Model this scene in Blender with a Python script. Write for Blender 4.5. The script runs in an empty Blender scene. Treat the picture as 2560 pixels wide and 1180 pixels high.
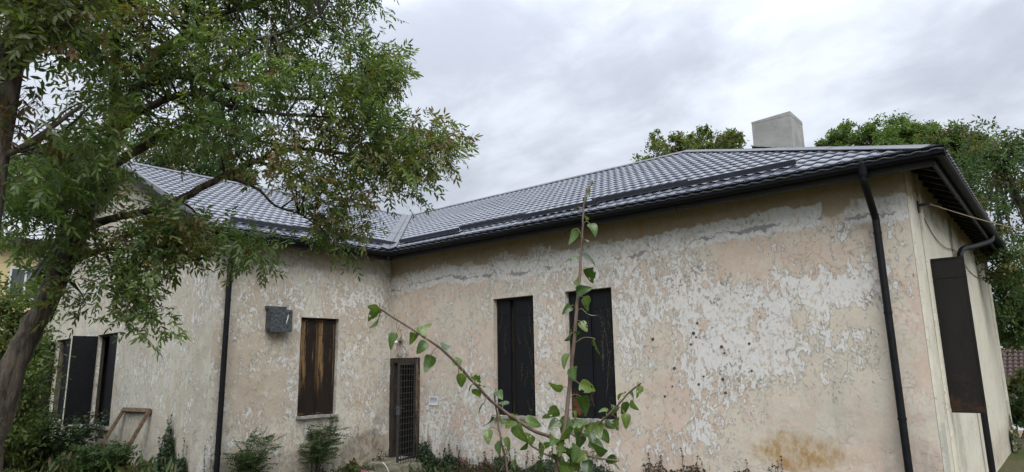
import bpy, bmesh, math, random
import numpy as np
from mathutils import Vector, Matrix, noise as mnoise

scn = bpy.context.scene
R = math.radians
rnd = random.Random(7)
rng = np.random.default_rng(7)

# ------------------------------------------------------------------ camera
CAM = np.array([11.9643, -9.9846, 1.7234])
YAW, PITCH, ROLL, FPX = R(39.6958), R(11.2187), R(-0.93), 1654.93
_fw = np.array([-math.sin(YAW)*math.cos(PITCH), math.cos(YAW)*math.cos(PITCH), math.sin(PITCH)])
_rt0 = np.array([math.cos(YAW), math.sin(YAW), 0.0])
_up0 = np.cross(_rt0, _fw)
_rt = math.cos(ROLL)*_rt0 + math.sin(ROLL)*_up0
_up = -math.sin(ROLL)*_rt0 + math.cos(ROLL)*_up0
cd = bpy.data.cameras.new('camera')
cam = bpy.data.objects.new('camera', cd); scn.collection.objects.link(cam)
cam.matrix_world = Matrix(((_rt[0], _up[0], -_fw[0], CAM[0]), (_rt[1], _up[1], -_fw[1], CAM[1]),
                           (_rt[2], _up[2], -_fw[2], CAM[2]), (0, 0, 0, 1)))
cd.sensor_width = 36.0; cd.lens = FPX/2560*36; cd.clip_start = 0.05; cd.clip_end = 2000
scn.camera = cam

# ------------------------------------------------------------------ light and exposure
SUN_AZ = math.atan2(0.78, -0.62)      # direction the light comes from, seen from above: x=0.78, y=-0.62
SUN_EL = R(50)
sd = bpy.data.lights.new('sun', 'SUN'); sd.energy = 1.5; sd.angle = R(50); sd.color = (1.0, 0.98, 0.945)
sun = bpy.data.objects.new('sun', sd); scn.collection.objects.link(sun)
_sd = Vector((0.78*math.cos(SUN_EL), -0.62*math.cos(SUN_EL), math.sin(SUN_EL)))
sun.rotation_euler = _sd.to_track_quat('Z', 'Y').to_euler()
sun.location = (0, 0, 40)
cy = scn.cycles
cy.max_bounces = 5; cy.diffuse_bounces = 3; cy.glossy_bounces = 2; cy.transmission_bounces = 3; cy.transparent_max_bounces = 4
cy.caustics_reflective = False; cy.caustics_refractive = False
cy.use_adaptive_sampling = True; cy.adaptive_threshold = .03
scn.view_settings.view_transform = 'Standard'
scn.view_settings.look = 'None'
scn.view_settings.exposure = 1.27
scn.view_settings.gamma = 1.0
scn.view_settings.use_curve_mapping = False


class NT:
    """small helper to write node trees"""
    def __init__(s, tree):
        s.t = tree; s.t.nodes.clear()
    def n(s, typ, props=None, **inp):
        nd = s.t.nodes.new(typ)
        for k, v in (props or {}).items(): setattr(nd, k, v)
        for k, v in inp.items():
            key = int(k[1:]) if k[0] == '_' else k.replace('_', ' ')
            s.set(nd.inputs[key], v)
        return nd
    def set(s, sock, v):
        if hasattr(v, 'is_linked'): s.t.links.new(v, sock)
        elif v is not None:
            if isinstance(v, tuple) and len(v) == 3 and sock.type == 'RGBA': v = v + (1.0,)
            sock.default_value = v
    def m(s, op, a, b=None, c=None, clamp=False):
        nd = s.t.nodes.new('ShaderNodeMath'); nd.operation = op; nd.use_clamp = clamp
        s.set(nd.inputs[0], a)
        if b is not None: s.set(nd.inputs[1], b)
        if c is not None: s.set(nd.inputs[2], c)
        return nd.outputs[0]
    def add(s, *a):
        r = a[0]
        for x in a[1:]: r = s.m('ADD', r, x)
        return r
    def mul(s, *a):
        r = a[0]
        for x in a[1:]: r = s.m('MULTIPLY', r, x)
        return r
    def step(s, v, lo, hi):
        nd = s.n('ShaderNodeMapRange', {'interpolation_type': 'SMOOTHSTEP'}, _0=v, _1=lo, _2=hi, _3=0.0, _4=1.0)
        return nd.outputs[0]
    def mix(s, f, a, b, blend='MIX'):
        nd = s.t.nodes.new('ShaderNodeMix'); nd.data_type = 'RGBA'; nd.blend_type = blend
        s.set(nd.inputs[0], f); s.set(nd.inputs[6], a); s.set(nd.inputs[7], b)
        return nd.outputs[2]
    def noise(s, vec, scale, detail=4, rough=.55, dist=0.0, col=False):
        nd = s.n('ShaderNodeTexNoise', None, Vector=vec, Scale=scale, Detail=detail, Roughness=rough, Distortion=dist)
        return nd.outputs[1 if col else 0]
    def vscale(s, vec, sc, off=(0, 0, 0)):
        nd = s.n('ShaderNodeMapping', None, Vector=vec, Location=off, Scale=sc)
        return nd.outputs[0]
    def warp(s, vec, scale, amt):
        c = s.noise(vec, scale, 3, .5, col=True)
        v = s.n('ShaderNodeVectorMath', {'operation': 'SUBTRACT'}, _0=c, _1=(.5, .5, .5)).outputs[0]
        v = s.n('ShaderNodeVectorMath', {'operation': 'SCALE'}, _0=v, Scale=amt).outputs[0]
        return s.n('ShaderNodeVectorMath', {'operation': 'ADD'}, _0=vec, _1=v).outputs[0]
    def bump(s, h, dist, strength=1.0, normal=None):
        nd = s.n('ShaderNodeBump', None, Height=h, Distance=dist, Strength=strength)
        if normal is not None: s.set(nd.inputs['Normal'], normal)
        return nd.outputs[0]
    def out(s, shader):
        o = s.t.nodes.new('ShaderNodeOutputMaterial'); s.t.links.new(shader, o.inputs[0])
    def bsdf(s, col, rough=.7, normal=None, **kw):
        nd = s.n('ShaderNodeBsdfPrincipled', None, Base_Color=col, Roughness=rough)
        for k, v in kw.items(): s.set(nd.inputs[k.replace('_', ' ')], v)
        if normal is not None: s.set(nd.inputs['Normal'], normal)
        return nd.outputs[0]


# ------------------------------------------------------------------ sky: thick broken overcast
w = bpy.data.worlds.new('World'); scn.world = w; w.use_nodes = True
N = NT(w.node_tree)
tc = N.n('ShaderNodeTexCoord').outputs['Generated']
sep = N.n('ShaderNodeSeparateXYZ', None, _0=tc)
dz = N.m('MAXIMUM', sep.outputs[2], 0.0)
den = N.m('ADD', dz, 0.38)
pl = N.n('ShaderNodeCombineXYZ', None, _0=N.m('DIVIDE', sep.outputs[0], den), _1=N.m('DIVIDE', sep.outputs[1], den), _2=3.7).outputs[0]
pl = N.vscale(pl, (1, 1, 1), (2.3, 0.4, 0))
plw = N.warp(pl, 1.1, .5)
c1 = N.noise(N.vscale(plw, (0.9, 1.1, 1)), 1.5, 6, .55)
c2 = N.noise(N.vscale(plw, (1, 1.2, 1), (5, 2, 0)), 3.6, 7, .6)
cl = N.add(N.mul(c1, .66), N.mul(c2, .34))
cl = N.step(cl, .38, .62)
ccol = N.mix(cl, (.535, .58, .68), (.885, .945, 1.04))
ovc = N.m('MULTIPLY_ADD', dz, 1.5, .52)            # overcast skies brighten towards the zenith
ccol = N.mix(1.0, ccol, N.n('ShaderNodeCombineXYZ', None, _0=ovc, _1=ovc, _2=ovc).outputs[0], 'MULTIPLY')
sky = N.n('ShaderNodeTexSky', {'sky_type': 'NISHITA', 'sun_disc': False, 'sun_elevation': SUN_EL,
                                'sun_rotation': math.atan2(0.78, -0.62), 'air_density': 1.0, 'dust_density': 3.0})
nis = N.mix(1.0, sky.outputs[0], (.10, .10, .10), 'MULTIPLY')
tot = N.mix(.95, nis, ccol)
bg = N.n('ShaderNodeBackground', None, Color=tot, Strength=.45)
wo = w.node_tree.nodes.new('ShaderNodeOutputWorld'); w.node_tree.links.new(bg.outputs[0], wo.inputs[0])


# ------------------------------------------------------------------ helpers: geometry
def at(px, py, dist):
    """a place seen in direction (px, py) of the 2560x1180 photo at a horizontal distance of dist metres"""
    d = _fw + _rt*(px-1280)/FPX + _up*(590-py)/FPX
    return CAM + d*(dist/math.hypot(d[0], d[1]))

def project(X):
    d = np.asarray(X, float) - CAM
    z = d @ _fw
    return 1280+FPX*(d @ _rt)/z, 590-FPX*(d @ _up)/z

COL = scn.collection
def link(name, data, mat=None, parent=None):
    o = bpy.data.objects.new(name, data); COL.objects.link(o)
    if mat is not None and data is not None and not data.materials:
        for m_ in (mat if isinstance(mat, (list, tuple)) else [mat]): data.materials.append(m_)
    if parent is not None: o.parent = parent
    return o

def empty(name, loc=(0, 0, 0)):
    o = bpy.data.objects.new(name, None); COL.objects.link(o); o.location = loc; o.empty_display_size = .2
    return o

def tag(o, label=None, cat=None, group=None, kind=None):
    if label: o['label'] = label
    if cat: o['category'] = cat
    if group: o['group'] = group
    if kind: o['kind'] = kind
    return o

class MB:
    """collects vertices and faces of ONE mesh"""
    def __init__(s): s.v = []; s.f = []; s.uv = []; s.mi = []
    def poly(s, pts, uv=None, mi=0):
        i = len(s.v); s.v += [tuple(map(float, p)) for p in pts]
        s.f.append(tuple(range(i, i+len(pts)))); s.mi.append(mi)
        s.uv += list(uv) if uv else [(0, 0)]*len(pts)
    def hexa(s, c):     # 8 corners, bottom 4 then top 4
        for q in ((0, 3, 2, 1), (4, 5, 6, 7), (0, 1, 5, 4), (1, 2, 6, 5), (2, 3, 7, 6), (3, 0, 4, 7)):
            s.poly([c[k] for k in q])
    def box(s, x0, x1, y0, y1, z0, z1, f=None):
        c = [(x0, y0, z0), (x1, y0, z0), (x1, y1, z0), (x0, y1, z0), (x0, y0, z1), (x1, y0, z1), (x1, y1, z1), (x0, y1, z1)]
        s.hexa([f(*p) for p in c] if f else c)
        return s
    def bar(s, a, b, wd, ht, up=(0, 0, 1)):
        a = Vector(a); b = Vector(b); d = (b-a).normalized(); u = Vector(up)
        sx = d.cross(u)
        if sx.length < 1e-4: sx = d.cross(Vector((1, 0, 0)))
        sx.normalize(); u = sx.cross(d)
        c = []
        for p in (a, b):
            c.append([p-sx*wd/2-u*ht/2, p+sx*wd/2-u*ht/2, p+sx*wd/2+u*ht/2, p-sx*wd/2+u*ht/2])
        s.hexa(c[0]+c[1]); return s
    def tube(s, pts, rad, sides=8, cap=True):
        pts = [Vector(p) for p in pts]; n = len(pts)
        if not isinstance(rad, (list, tuple, np.ndarray)): rad = [rad]*n
        rings = []; ref = Vector((0.13, 0.27, .95))
        for i, p in enumerate(pts):
            d = (pts[min(i+1, n-1)]-pts[max(i-1, 0)]).normalized()
            a = ref - d*ref.dot(d)
            if a.length < 1e-3: a = Vector((1, 0, 0)) - d*d.x
            a.normalize(); ref = a; b = d.cross(a)
            i0 = len(s.v)
            for k in range(sides):
                t = 2*math.pi*k/sides
                s.v.append(tuple(p+(a*math.cos(t)+b*math.sin(t))*rad[i]))
            rings.append(i0)
        for i in range(n-1):
            for k in range(sides):
                k2 = (k+1) % sides
                s.f.append((rings[i]+k, rings[i]+k2, rings[i+1]+k2, rings[i+1]+k)); s.mi.append(0); s.uv += [(0, 0)]*4
        if cap:
            for r_, rev in ((rings[0], True), (rings[-1], False)):
                q = tuple(range(r_, r_+sides)); s.f.append(q[::-1] if rev else q); s.mi.append(0); s.uv += [(0, 0)]*sides
        return s
    def extrude(s, prof, a, b, side, up):
        """profile (x along side, y along up) swept from a to b; open strip, profile faces outward"""
        a = Vector(a); b = Vector(b); side = Vector(side); up = Vector(up)
        A = [a+side*x+up*y for x, y in prof]; B = [b+side*x+up*y for x, y in prof]
        for i in range(len(prof)-1): s.poly([A[i], B[i], B[i+1], A[i+1]])
        return s
    def mesh(s, name, smooth=False):
        me = bpy.data.meshes.new(name); me.from_pydata(s.v, [], s.f)
        me.polygons.foreach_set('material_index', s.mi)
        uvl = me.uv_layers.new(name='UVMap'); uvl.data.foreach_set('uv', np.array(s.uv, float).ravel())
        if smooth: me.polygons.foreach_set('use_smooth', [True]*len(me.polygons))
        me.update(); return me
    def build(s, name, mat, parent=None, smooth=False):
        return link(name, s.mesh(name, smooth), mat, parent)

def smooth_path(pts, k=6):
    """Catmull-Rom through points that may carry radii (numpy rows)"""
    P = [np.asarray(p, float) for p in pts]; out = []
    for i in range(len(P)-1):
        p0, p1, p2, p3 = P[max(i-1, 0)], P[i], P[i+1], P[min(i+2, len(P)-1)]
        for j in range(k):
            t = j/k
            out.append(.5*((2*p1)+(-p0+p2)*t+(2*p0-5*p1+4*p2-p3)*t*t+(-p0+3*p1-3*p2+p3)*t**3))
    out.append(P[-1]); return out

# ------------------------------------------------------------------ materials
MATS = {}
def mat(name):
    m_ = bpy.data.materials.new(name); m_.use_nodes = True; MATS[name] = m_
    return m_, NT(m_.node_tree)

def simple(name, col, rough=.6, var=.25, scale=6, bump=.0, metallic=0.0, spec=.5, col2=None, stretch=(1, 1, 1), detail=6):
    m_, n = mat(name)
    tc = n.n('ShaderNodeTexCoord').outputs['Object']; v = n.vscale(tc, stretch)
    f = n.noise(v, scale, detail, .6)
    f = n.step(f, .3, .7)
    c2 = col2 or tuple(c*(1-var) for c in col)
    c = n.mix(f, c2, tuple(min(1, x*(1+var*.5)) for x in col))
    nn = n.bump(n.noise(v, scale*4, 5, .6), bump) if bump else None
    n.out(n.bsdf(c, rough, nn, Metallic=metallic, Specular_IOR_Level=spec))
    return m_

def plaster(name, seed, thr, regions=(), pink=.5, band=None, stains=(), tan_top=3.9, tone=(1, 1, 1), grey=.64, yellow=0.0, blocks=(), creamc=(.545, .495, .418), pinkcol=(.540, .435, .360)):
    """layers of old limewash: bare render < white coat < cream coat < pink coat; coordinates are metres on the wall (UV)"""
    m_, n = mat(name)
    uv = n.n('ShaderNodeUVMap', {'uv_map': 'UVMap'}).outputs[0]
    sp = n.n('ShaderNodeSeparateXYZ', None, _0=uv); S, Z = sp.outputs[0], sp.outputs[1]
    p = n.n('ShaderNodeCombineXYZ', None, _0=S, _1=Z, _2=float(seed)).outputs[0]
    pw = n.warp(p, 1.6, .22); pw = n.warp(pw, 9, .04)
    def gauss(s0, z0, rs, rz):
        a = n.m('DIVIDE', n.m('SUBTRACT', S, s0), rs); b = n.m('DIVIDE', n.m('SUBTRACT', Z, z0), rz)
        d = n.m('ADD', n.mul(a, a), n.mul(b, b))
        return n.m('EXPONENT', n.mul(d, -1.0))
    big = n.noise(pw, .85, 4, .55)
    mid = n.noise(n.vscale(pw, (1, .62, 1)), 3.4, 6, .66)
    fine = n.noise(n.vscale(pw, (1, .5, 1), (3, 7, 1)), 12.0, 5, .62)
    tiny = n.noise(n.vscale(p, (1, .55, 1), (9, 1, 4)), 34.0, 4, .6)
    expo = n.add(n.mul(big, .20), n.mul(mid, .22), n.mul(fine, .36), n.mul(tiny, .22))
    for (s0, z0, rs, rz, a) in regions: expo = n.add(expo, n.mul(gauss(s0, z0, rs, rz), a))
    # top coats
    pk = n.add(n.mul(n.noise(n.vscale(pw, (1, .8, 1), (11, 3, 2)), .8, 4, .6), .42), n.mul(n.noise(n.vscale(pw, (1, .7, 1), (1, 2, 5)), 4.6, 6, .66), .34), n.mul(n.noise(n.vscale(p, (1, .5, 1), (7, 2, 5)), 21, 4, .6), .24))
    pk = n.step(pk, pink-.010, pink+.014)
    grain = n.noise(p, 26, 6, .6)
    cream = n.mix(n.noise(pw, 2.1, 6, .6), tuple(x*.80 for x in creamc), tuple(x*1.12 for x in creamc))
    pinkc = n.mix(n.noise(pw, 5.0, 5, .6), tuple(x*.80 for x in pinkcol), tuple(x*1.12 for x in pinkcol))
    top = n.mix(n.mul(pk, .9), cream, pinkc)
    if yellow:
        yl = n.step(n.add(n.mul(n.noise(n.vscale(pw, (1, .5, 1), (2, 9, 6)), 1.3, 5, .6), .5), n.mul(fine, .5)), .55, .62)
        top = n.mix(n.mul(yl, yellow), top, (.46, .37, .215))
    # the intact tan coat under the eaves, deepened with painted eave shade, lower edge ragged
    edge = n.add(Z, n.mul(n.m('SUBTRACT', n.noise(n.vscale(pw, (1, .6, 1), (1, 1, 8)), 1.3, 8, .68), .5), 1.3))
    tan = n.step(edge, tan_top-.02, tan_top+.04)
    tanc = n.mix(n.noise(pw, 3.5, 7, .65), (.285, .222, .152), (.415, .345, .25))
    flake = n.step(expo, thr-.004, thr+.008)
    flake = n.mul(flake, n.m('SUBTRACT', 1.0, n.mul(tan, .93)))
    white = n.mix(n.noise(n.vscale(pw, (1, .6, 1)), 7, 6, .65), (.53, .523, .505), (.66, .655, .635))
    gr = n.add(n.mul(n.noise(n.vscale(pw, (1, .8, 1), (6, 2, 9)), 15.0, 4, .66), .62), n.mul(n.noise(n.vscale(p, (1, 1, 1), (2, 2, 9)), 1.6, 3, .5), .38))
    if band:
        s_sl, z0, amp, hw = band
        bz = n.add(z0, n.mul(S, s_sl), n.mul(n.m('SUBTRACT', n.noise(n.n('ShaderNodeCombineXYZ', None, _0=S, _1=2.0, _2=float(seed)).outputs[0], .55, 6, .55), .5), amp))
        bd = n.m('SUBTRACT', n.add(Z, n.mul(n.m('SUBTRACT', mid, .5), .34)), bz)
        lo = n.step(bd, -.11, -.07); hi = n.step(bd, hw-.02, hw+.02)
        bm = n.mul(lo, n.m('SUBTRACT', 1.0, hi))
        gap = n.step(n.noise(n.vscale(p, (1, .4, 1), (4, 4, 4)), .9, 4, .6), .33, .37)
        bm = n.mul(bm, gap)
        flake = n.m('MAXIMUM', flake, bm)
        ln = n.m('ABSOLUTE', n.add(bd, -.03, n.mul(n.m('SUBTRACT', fine, .5), .12)))
        lw = n.mul(n.step(n.noise(n.vscale(p, (1, .3, 1), (8, 1, 1)), 1.7, 5, .6), .42, .66), .045)
        line = n.m('LESS_THAN', ln, lw)
    else: line = None
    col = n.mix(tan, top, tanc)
    col = n.mix(flake, col, white)
    rem = n.step(n.add(n.mul(n.noise(n.vscale(p, (1, .6, 1), (3, 3, 3)), 19, 4, .62), .7), n.mul(mid, .3)), .545, .56)      # scraps of the old coats left on the white
    col = n.mix(n.mul(rem, flake, .85), col, n.mix(tiny, tuple(x*.78 for x in creamc), tuple(x*1.02 for x in pinkcol)))
    grm = n.mul(n.step(gr, grey, grey+.015), flake)
    if line is not None: grm = n.m('MAXIMUM', grm, n.mul(line, bm))
    greyc = n.mix(grain, (.20, .20, .20), (.37, .365, .355))
    col = n.mix(grm, col, greyc)
    # lifted flake edges, dirt and their shadow painted dark, and fine cracks
    rim = n.mul(n.step(expo, thr-.013, thr-.003), n.m('SUBTRACT', 1.0, n.step(expo, thr-.003, thr+.003)))
    rim = n.mul(rim, n.m('SUBTRACT', 1.0, tan))
    col = n.mix(n.mul(rim, .30), col, (.23, .205, .17))
    vor = n.n('ShaderNodeTexVoronoi', {'feature': 'DISTANCE_TO_EDGE'}, Vector=n.warp(p, 4, .25), Scale=1.7).outputs[0]
    crk = n.mul(n.m('LESS_THAN', vor, .0045), n.step(n.noise(p, 1.3, 4, .6, 0.0), .53, .62))
    vor2 = n.n('ShaderNodeTexVoronoi', {'feature': 'DISTANCE_TO_EDGE'}, Vector=n.warp(p, 8, .2), Scale=8.0).outputs[0]
    crk2 = n.mul(n.m('LESS_THAN', vor2, .022), n.step(n.noise(n.vscale(p, (1, 1, 1), (5, 5, 5)), 2.0, 4, .6), .52, .62))
    crack = n.m('MAXIMUM', crk, n.mul(crk2, .6))
    col = n.mix(n.mul(crack, .45), col, (.14, .12, .10))
    # grain and rain streaks
    col = n.mix(.30, col, n.mix(grain, (.30, .29, .27), (.80, .80, .80)), 'OVERLAY')
    strk = n.noise(n.vscale(pw, (1, .08, 1), (1, 0, 12)), 5.5, 6, .6)
    col = n.mix(n.mul(n.step(strk, .55, .78), .30), col, (.25, .22, .17))
    spots = n.step(n.noise(n.vscale(p, (1, 1, 1), (2, 8, 3)), 17, 2, .5), .74, .77)
    col = n.mix(n.mul(spots, .6), col, (.11, .095, .075))
    for (s0, z0, rs, rz, amt, c) in stains:
        g = gauss(s0, z0, rs, rz)
        g = n.mul(n.step(n.add(g, n.mul(n.m('SUBTRACT', n.noise(pw, 2.6, 7, .7), .5), 1.3)), .36, .80), n.m('MULTIPLY_ADD', n.step(fine, .40, .62), .55, .45))
        col = n.mix(n.mul(g, amt), col, c)
    for (s0, s1, z0, z1, amt, c) in blocks:       # repaired rectangles, edges slightly ragged
        jit = n.mul(n.m('SUBTRACT', n.noise(p, 7, 5, .6), .5), .12)
        s_ = n.add(S, jit); z_ = n.add(Z, jit)
        g = n.mul(n.step(s_, s0, s0+.03), n.m('SUBTRACT', 1., n.step(s_, s1, s1+.03)), n.step(z_, z0, z0+.03), n.m('SUBTRACT', 1., n.step(z_, z1, z1+.04)))
        col = n.mix(n.mul(g, amt), col, c)
    col = n.mix(1.0, col, tone, 'MULTIPLY')
    h = n.add(n.mul(flake, -1.0), n.mul(grm, -1.2), n.mul(crack, -1.2), n.mul(mid, .8), n.mul(rim, .5), n.mul(grain, .35))
    nb = n.bump(h, .006, .9)
    nb = n.bump(n.noise(p, 2.2, 4, .5), .03, .8, nb)
    n.out(n.bsdf(col, .92, nb, Specular_IOR_Level=.15))
    return m_

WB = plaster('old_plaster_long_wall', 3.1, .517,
    regions=[(8.95, 2.55, .8, .55, .075), (9.75, 2.75, .5, .45, .07), (7.7, 2.75, .8, .45, .055), (8.6, 1.9, 1.5, .6, .06), (7.35, 1.75, .3, .8, .06), (2.0, 2.7, 1.5, .6, -.035),
             (4.5, 2.2, .3, 1.3, .03), (6.25, 2.0, .25, 1.1, .03), (9.4, .75, 1.5, .55, -.10), (6.8, 1.15, .6, .5, -.05), (6.85, 2.15, .3, .45, -.06), (8.35, 3.2, .45, .25, -.07), (9.35, 3.2, .35, .25, -.09),
             (9.0, 2.35, .13, .22, -.16), (9.65, 2.35, .30, .18, -.15), (8.35, 2.35, .18, .25, -.10), (7.55, 2.35, .10, .16, -.12),
             (10.35, 1.2, .35, 1.3, -.10), (10.35, 3.0, .4, .6, -.02), (1.8, .9, 1.2, .6, .025), (8.9, .2, 2.0, .3, -.05), (7.2, .5, .5, .35, .05)],
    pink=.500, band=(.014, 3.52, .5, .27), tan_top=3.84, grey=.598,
    stains=[(8.85, .50, .80, .32, .95, (.34, .215, .085)), (2.0, .15, .55, .5, .40, (.22, .21, .19)), (10.15, .35, .4, .75, .42, (.24, .24, .225)),
            (6.55, 4.0, .10, .22, .6, (.40, .21, .13)), (.5, -.2, 1.4, .35, .55, (.18, .155, .11)), (4.0, -.25, 4.5, .3, .5, (.18, .16, .12)), (9.6, 1.0, 1.0, .5, .5, (.44, .425, .36))])
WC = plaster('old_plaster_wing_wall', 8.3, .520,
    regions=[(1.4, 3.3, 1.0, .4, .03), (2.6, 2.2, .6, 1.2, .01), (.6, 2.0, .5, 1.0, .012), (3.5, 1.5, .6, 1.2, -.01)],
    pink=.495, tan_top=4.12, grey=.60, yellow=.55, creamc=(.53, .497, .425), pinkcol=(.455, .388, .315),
    stains=[(.75, .02, .85, .46, .80, (.15, .12, .082)), (.3, .62, .16, .12, .5, (.22, .21, .20)), (.4, .38, .2, .1, .5, (.22, .21, .20)), (1.75, .55, .09, .5, .30, (.34, .24, .15)), (2.2, -.1, 2.5, .35, .5, (.24, .21, .16)), (2.8, 2.42, .28, .16, .35, (.28, .22, .16))])
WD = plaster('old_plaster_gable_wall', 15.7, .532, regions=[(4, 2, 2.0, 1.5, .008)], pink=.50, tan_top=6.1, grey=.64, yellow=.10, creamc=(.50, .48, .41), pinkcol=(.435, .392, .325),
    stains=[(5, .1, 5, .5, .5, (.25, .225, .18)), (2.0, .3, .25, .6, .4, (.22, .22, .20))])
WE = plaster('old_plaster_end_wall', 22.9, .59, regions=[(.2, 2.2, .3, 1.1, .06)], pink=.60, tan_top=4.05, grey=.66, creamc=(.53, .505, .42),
    stains=[(4.25, 3.9, .35, .5, .95, (.03, .022, .016)), (2.2, 4.1, 1.2, .5, .6, (.18, .14, .10)), (1.3, .55, .12, .7, .45, (.27, .22, .14)), (1.9, .4, .35, .8, .45, (.24, .22, .17)), (8, -.1, 4, .45, .55, (.26, .20, .14)),
            (5.2, 1.5, .4, .5, .4, (.25, .25, .23)), (10.6, .3, .4, .6, .5, (.18, .19, .10))],
    blocks=[(-.02, .30, -.6, .92, .5, (.25, .255, .245))])

def tile_mat():
    m_, n = mat('coated_steel_tile')
    tc = n.n('ShaderNodeTexCoord').outputs['Object']
    f = n.noise(tc, 3.0, 5, .6)
    c = n.mix(n.step(n.add(n.mul(n.noise(tc, .7, 5, .6), .6), n.mul(f, .4)), .38, .62), (.092, .101, .130), (.132, .143, .178))
    rr = n.m('MULTIPLY_ADD', n.noise(tc, 14, 5, .65), .14, .20)
    nb = n.bump(n.noise(tc, 60, 3, .5), .0008, .5)
    n.out(n.bsdf(c, rr, nb, Specular_IOR_Level=.8, Coat_Weight=.5, Coat_Roughness=.18))
    return m_
TILE = tile_mat()
CAP = simple('coated_steel_flashing', (.105, .11, .125), .42, .2, 3, spec=.6)
GUTTER = simple('coated_gutter_steel', (.0065, .0078, .011), .55, .35, 5, spec=.17)
PIPE = simple('coated_downpipe_steel', (.0065, .0072, .0092), .5, .4, 7, spec=.2)
FASCIA = simple('stained_fascia_wood', (.0125, .0095, .0085), .7, .5, 3, .002, stretch=(1, 1, 6))
ROOFUNDER = simple('raw_roof_batten', (.035, .024, .018), .85, .5, 8, .002)
CONC = simple('grey_render_chimney', (.272, .272, .255), .9, .22, 2.5, .004)
SILLM = simple('weathered_concrete_sill', (.30, .285, .26), .9, .35, 9, .004)
STEPM = simple('mossy_concrete_step', (.24, .215, .17), .95, .5, 7, .006, col2=(.10, .105, .055))
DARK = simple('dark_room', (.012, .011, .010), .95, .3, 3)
WOODD = simple('rotten_dark_timber', (.034, .025, .018), .88, .6, 5, .006, stretch=(6, 6, .7), col2=(.012, .010, .008))
BARM = simple('weathered_steel_bar', (.045, .044, .043), .55, .5, 20, .001, metallic=.3)
GALV = simple('aged_galvanised_sheet', (.10, .115, .125), .45, .55, 22, .001, metallic=.55, col2=(.035, .042, .047))
STRAW = simple('dry_vine_stem', (.16, .125, .085), .9, .4, 9)

def shutter_mat(name, base, rust=.0, peel=0.0, dust=.2):
    m_, n = mat(name)
    uv = n.n('ShaderNodeUVMap', {'uv_map': 'UVMap'}).outputs[0]
    tc = n.n('ShaderNodeTexCoord').outputs['Object']
    v = n.vscale(tc, (1, 1, .25))
    a = n.noise(v, 9, 7, .65); b = n.noise(tc, 3, 6, .6)
    c = n.mix(a, tuple(x*.55 for x in base), tuple(x*1.5 for x in base))
    c = n.mix(n.mul(n.step(n.noise(tc, 30, 5, .7), .55, .7), dust), c, (.09, .085, .08))
    sp = n.n('ShaderNodeSeparateXYZ', None, _0=uv)
    if rust:
        low = n.m('SUBTRACT', 1., n.step(sp.outputs[1], .0, .38))
        r_ = n.step(n.add(n.mul(b, .6), n.mul(n.noise(tc, 16, 6, .7), .4), n.mul(low, .12)), .57, .67)
        c = n.mix(n.mul(r_, low, rust), c, n.mix(n.noise(tc, 40, 4, .6), (.07, .028, .012), (.21, .085, .032)))
    if peel:
        vv = n.vscale(n.warp(uv, 5, .07), (1.5, .42, 1), (.35, .1, .6))
        band = n.noise(vv, 2.6, 5, .6)
        up = n.step(sp.outputs[1], .12, .45)
        g = n.mul(n.step(n.add(n.mul(band, .8), n.mul(n.noise(n.vscale(tc, (1, 1, .12)), 60, 5, .7), .2), n.mul(up, .05)), .538, .61), up)
        c = n.mix(n.mul(g, peel), c, n.mix(n.noise(n.vscale(tc, (1, 1, .1)), 45, 5, .7), (.12, .065, .028), (.34, .22, .10)))
        g2 = n.step(n.noise(n.vscale(tc, (1, 1, .3)), 24, 6, .7), .64, .70)
        c = n.mix(n.mul(g2, .35), c, (.30, .26, .20))
    nb = n.bump(n.add(a, n.mul(n.noise(tc, 2.5, 3), 2)), .004, .7)
    n.out(n.bsdf(c, n.m('MULTIPLY_ADD', a, .3, .40), nb, Specular_IOR_Level=.22))
    return m_
SHUT = shutter_mat('black_painted_steel_shutter', (.0062, .0068, .0088), 0, 0, .25)
SHUTR = shutter_mat('black_steel_shutter_with_rust', (.0062, .0068, .0088), .9, 0, .25)
SHUTB = shutter_mat('brown_peeling_shutter', (.016, .011, .0085), 0, .85, .12)
SHUTE = shutter_mat('brown_black_steel_shutter', (.0125, .0115, .0105), .25, 0, .12)

def leaf_mat(name, trans=.3, rough=.45, spec=.4):
    m_, n = mat(name)
    a = n.n('ShaderNodeVertexColor', {'layer_name': 'tint'}).outputs[0]
    p = n.bsdf(a, rough, None, Specular_IOR_Level=spec)
    t = n.n('ShaderNodeBsdfTranslucent', None, Color=n.mix(1., a, (1.5, 1.7, .8), 'MULTIPLY')).outputs[0]
    n.out(n.n('ShaderNodeMixShader', None, _0=trans, _1=p, _2=t).outputs[0])
    return m_
LEAF = leaf_mat('ash_foliage', .42); LEAFFAR = leaf_mat('distant_foliage', .38, .6, .25); LEAFNEAR = leaf_mat('shrub_foliage', .3, .5, .35)
BARK = simple('furrowed_bark', (.115, .092, .070), .95, .6, 16, .05, stretch=(1, 1, .22), col2=(.022, .017, .013), detail=8)
TWIG = simple('dark_twig_bark', (.034, .028, .022), .9, .4, 12)
SAPB = simple('young_pear_bark', (.135, .092, .068), .6, .45, 30, .0008, stretch=(1, 1, .3), col2=(.06, .042, .034))

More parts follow.
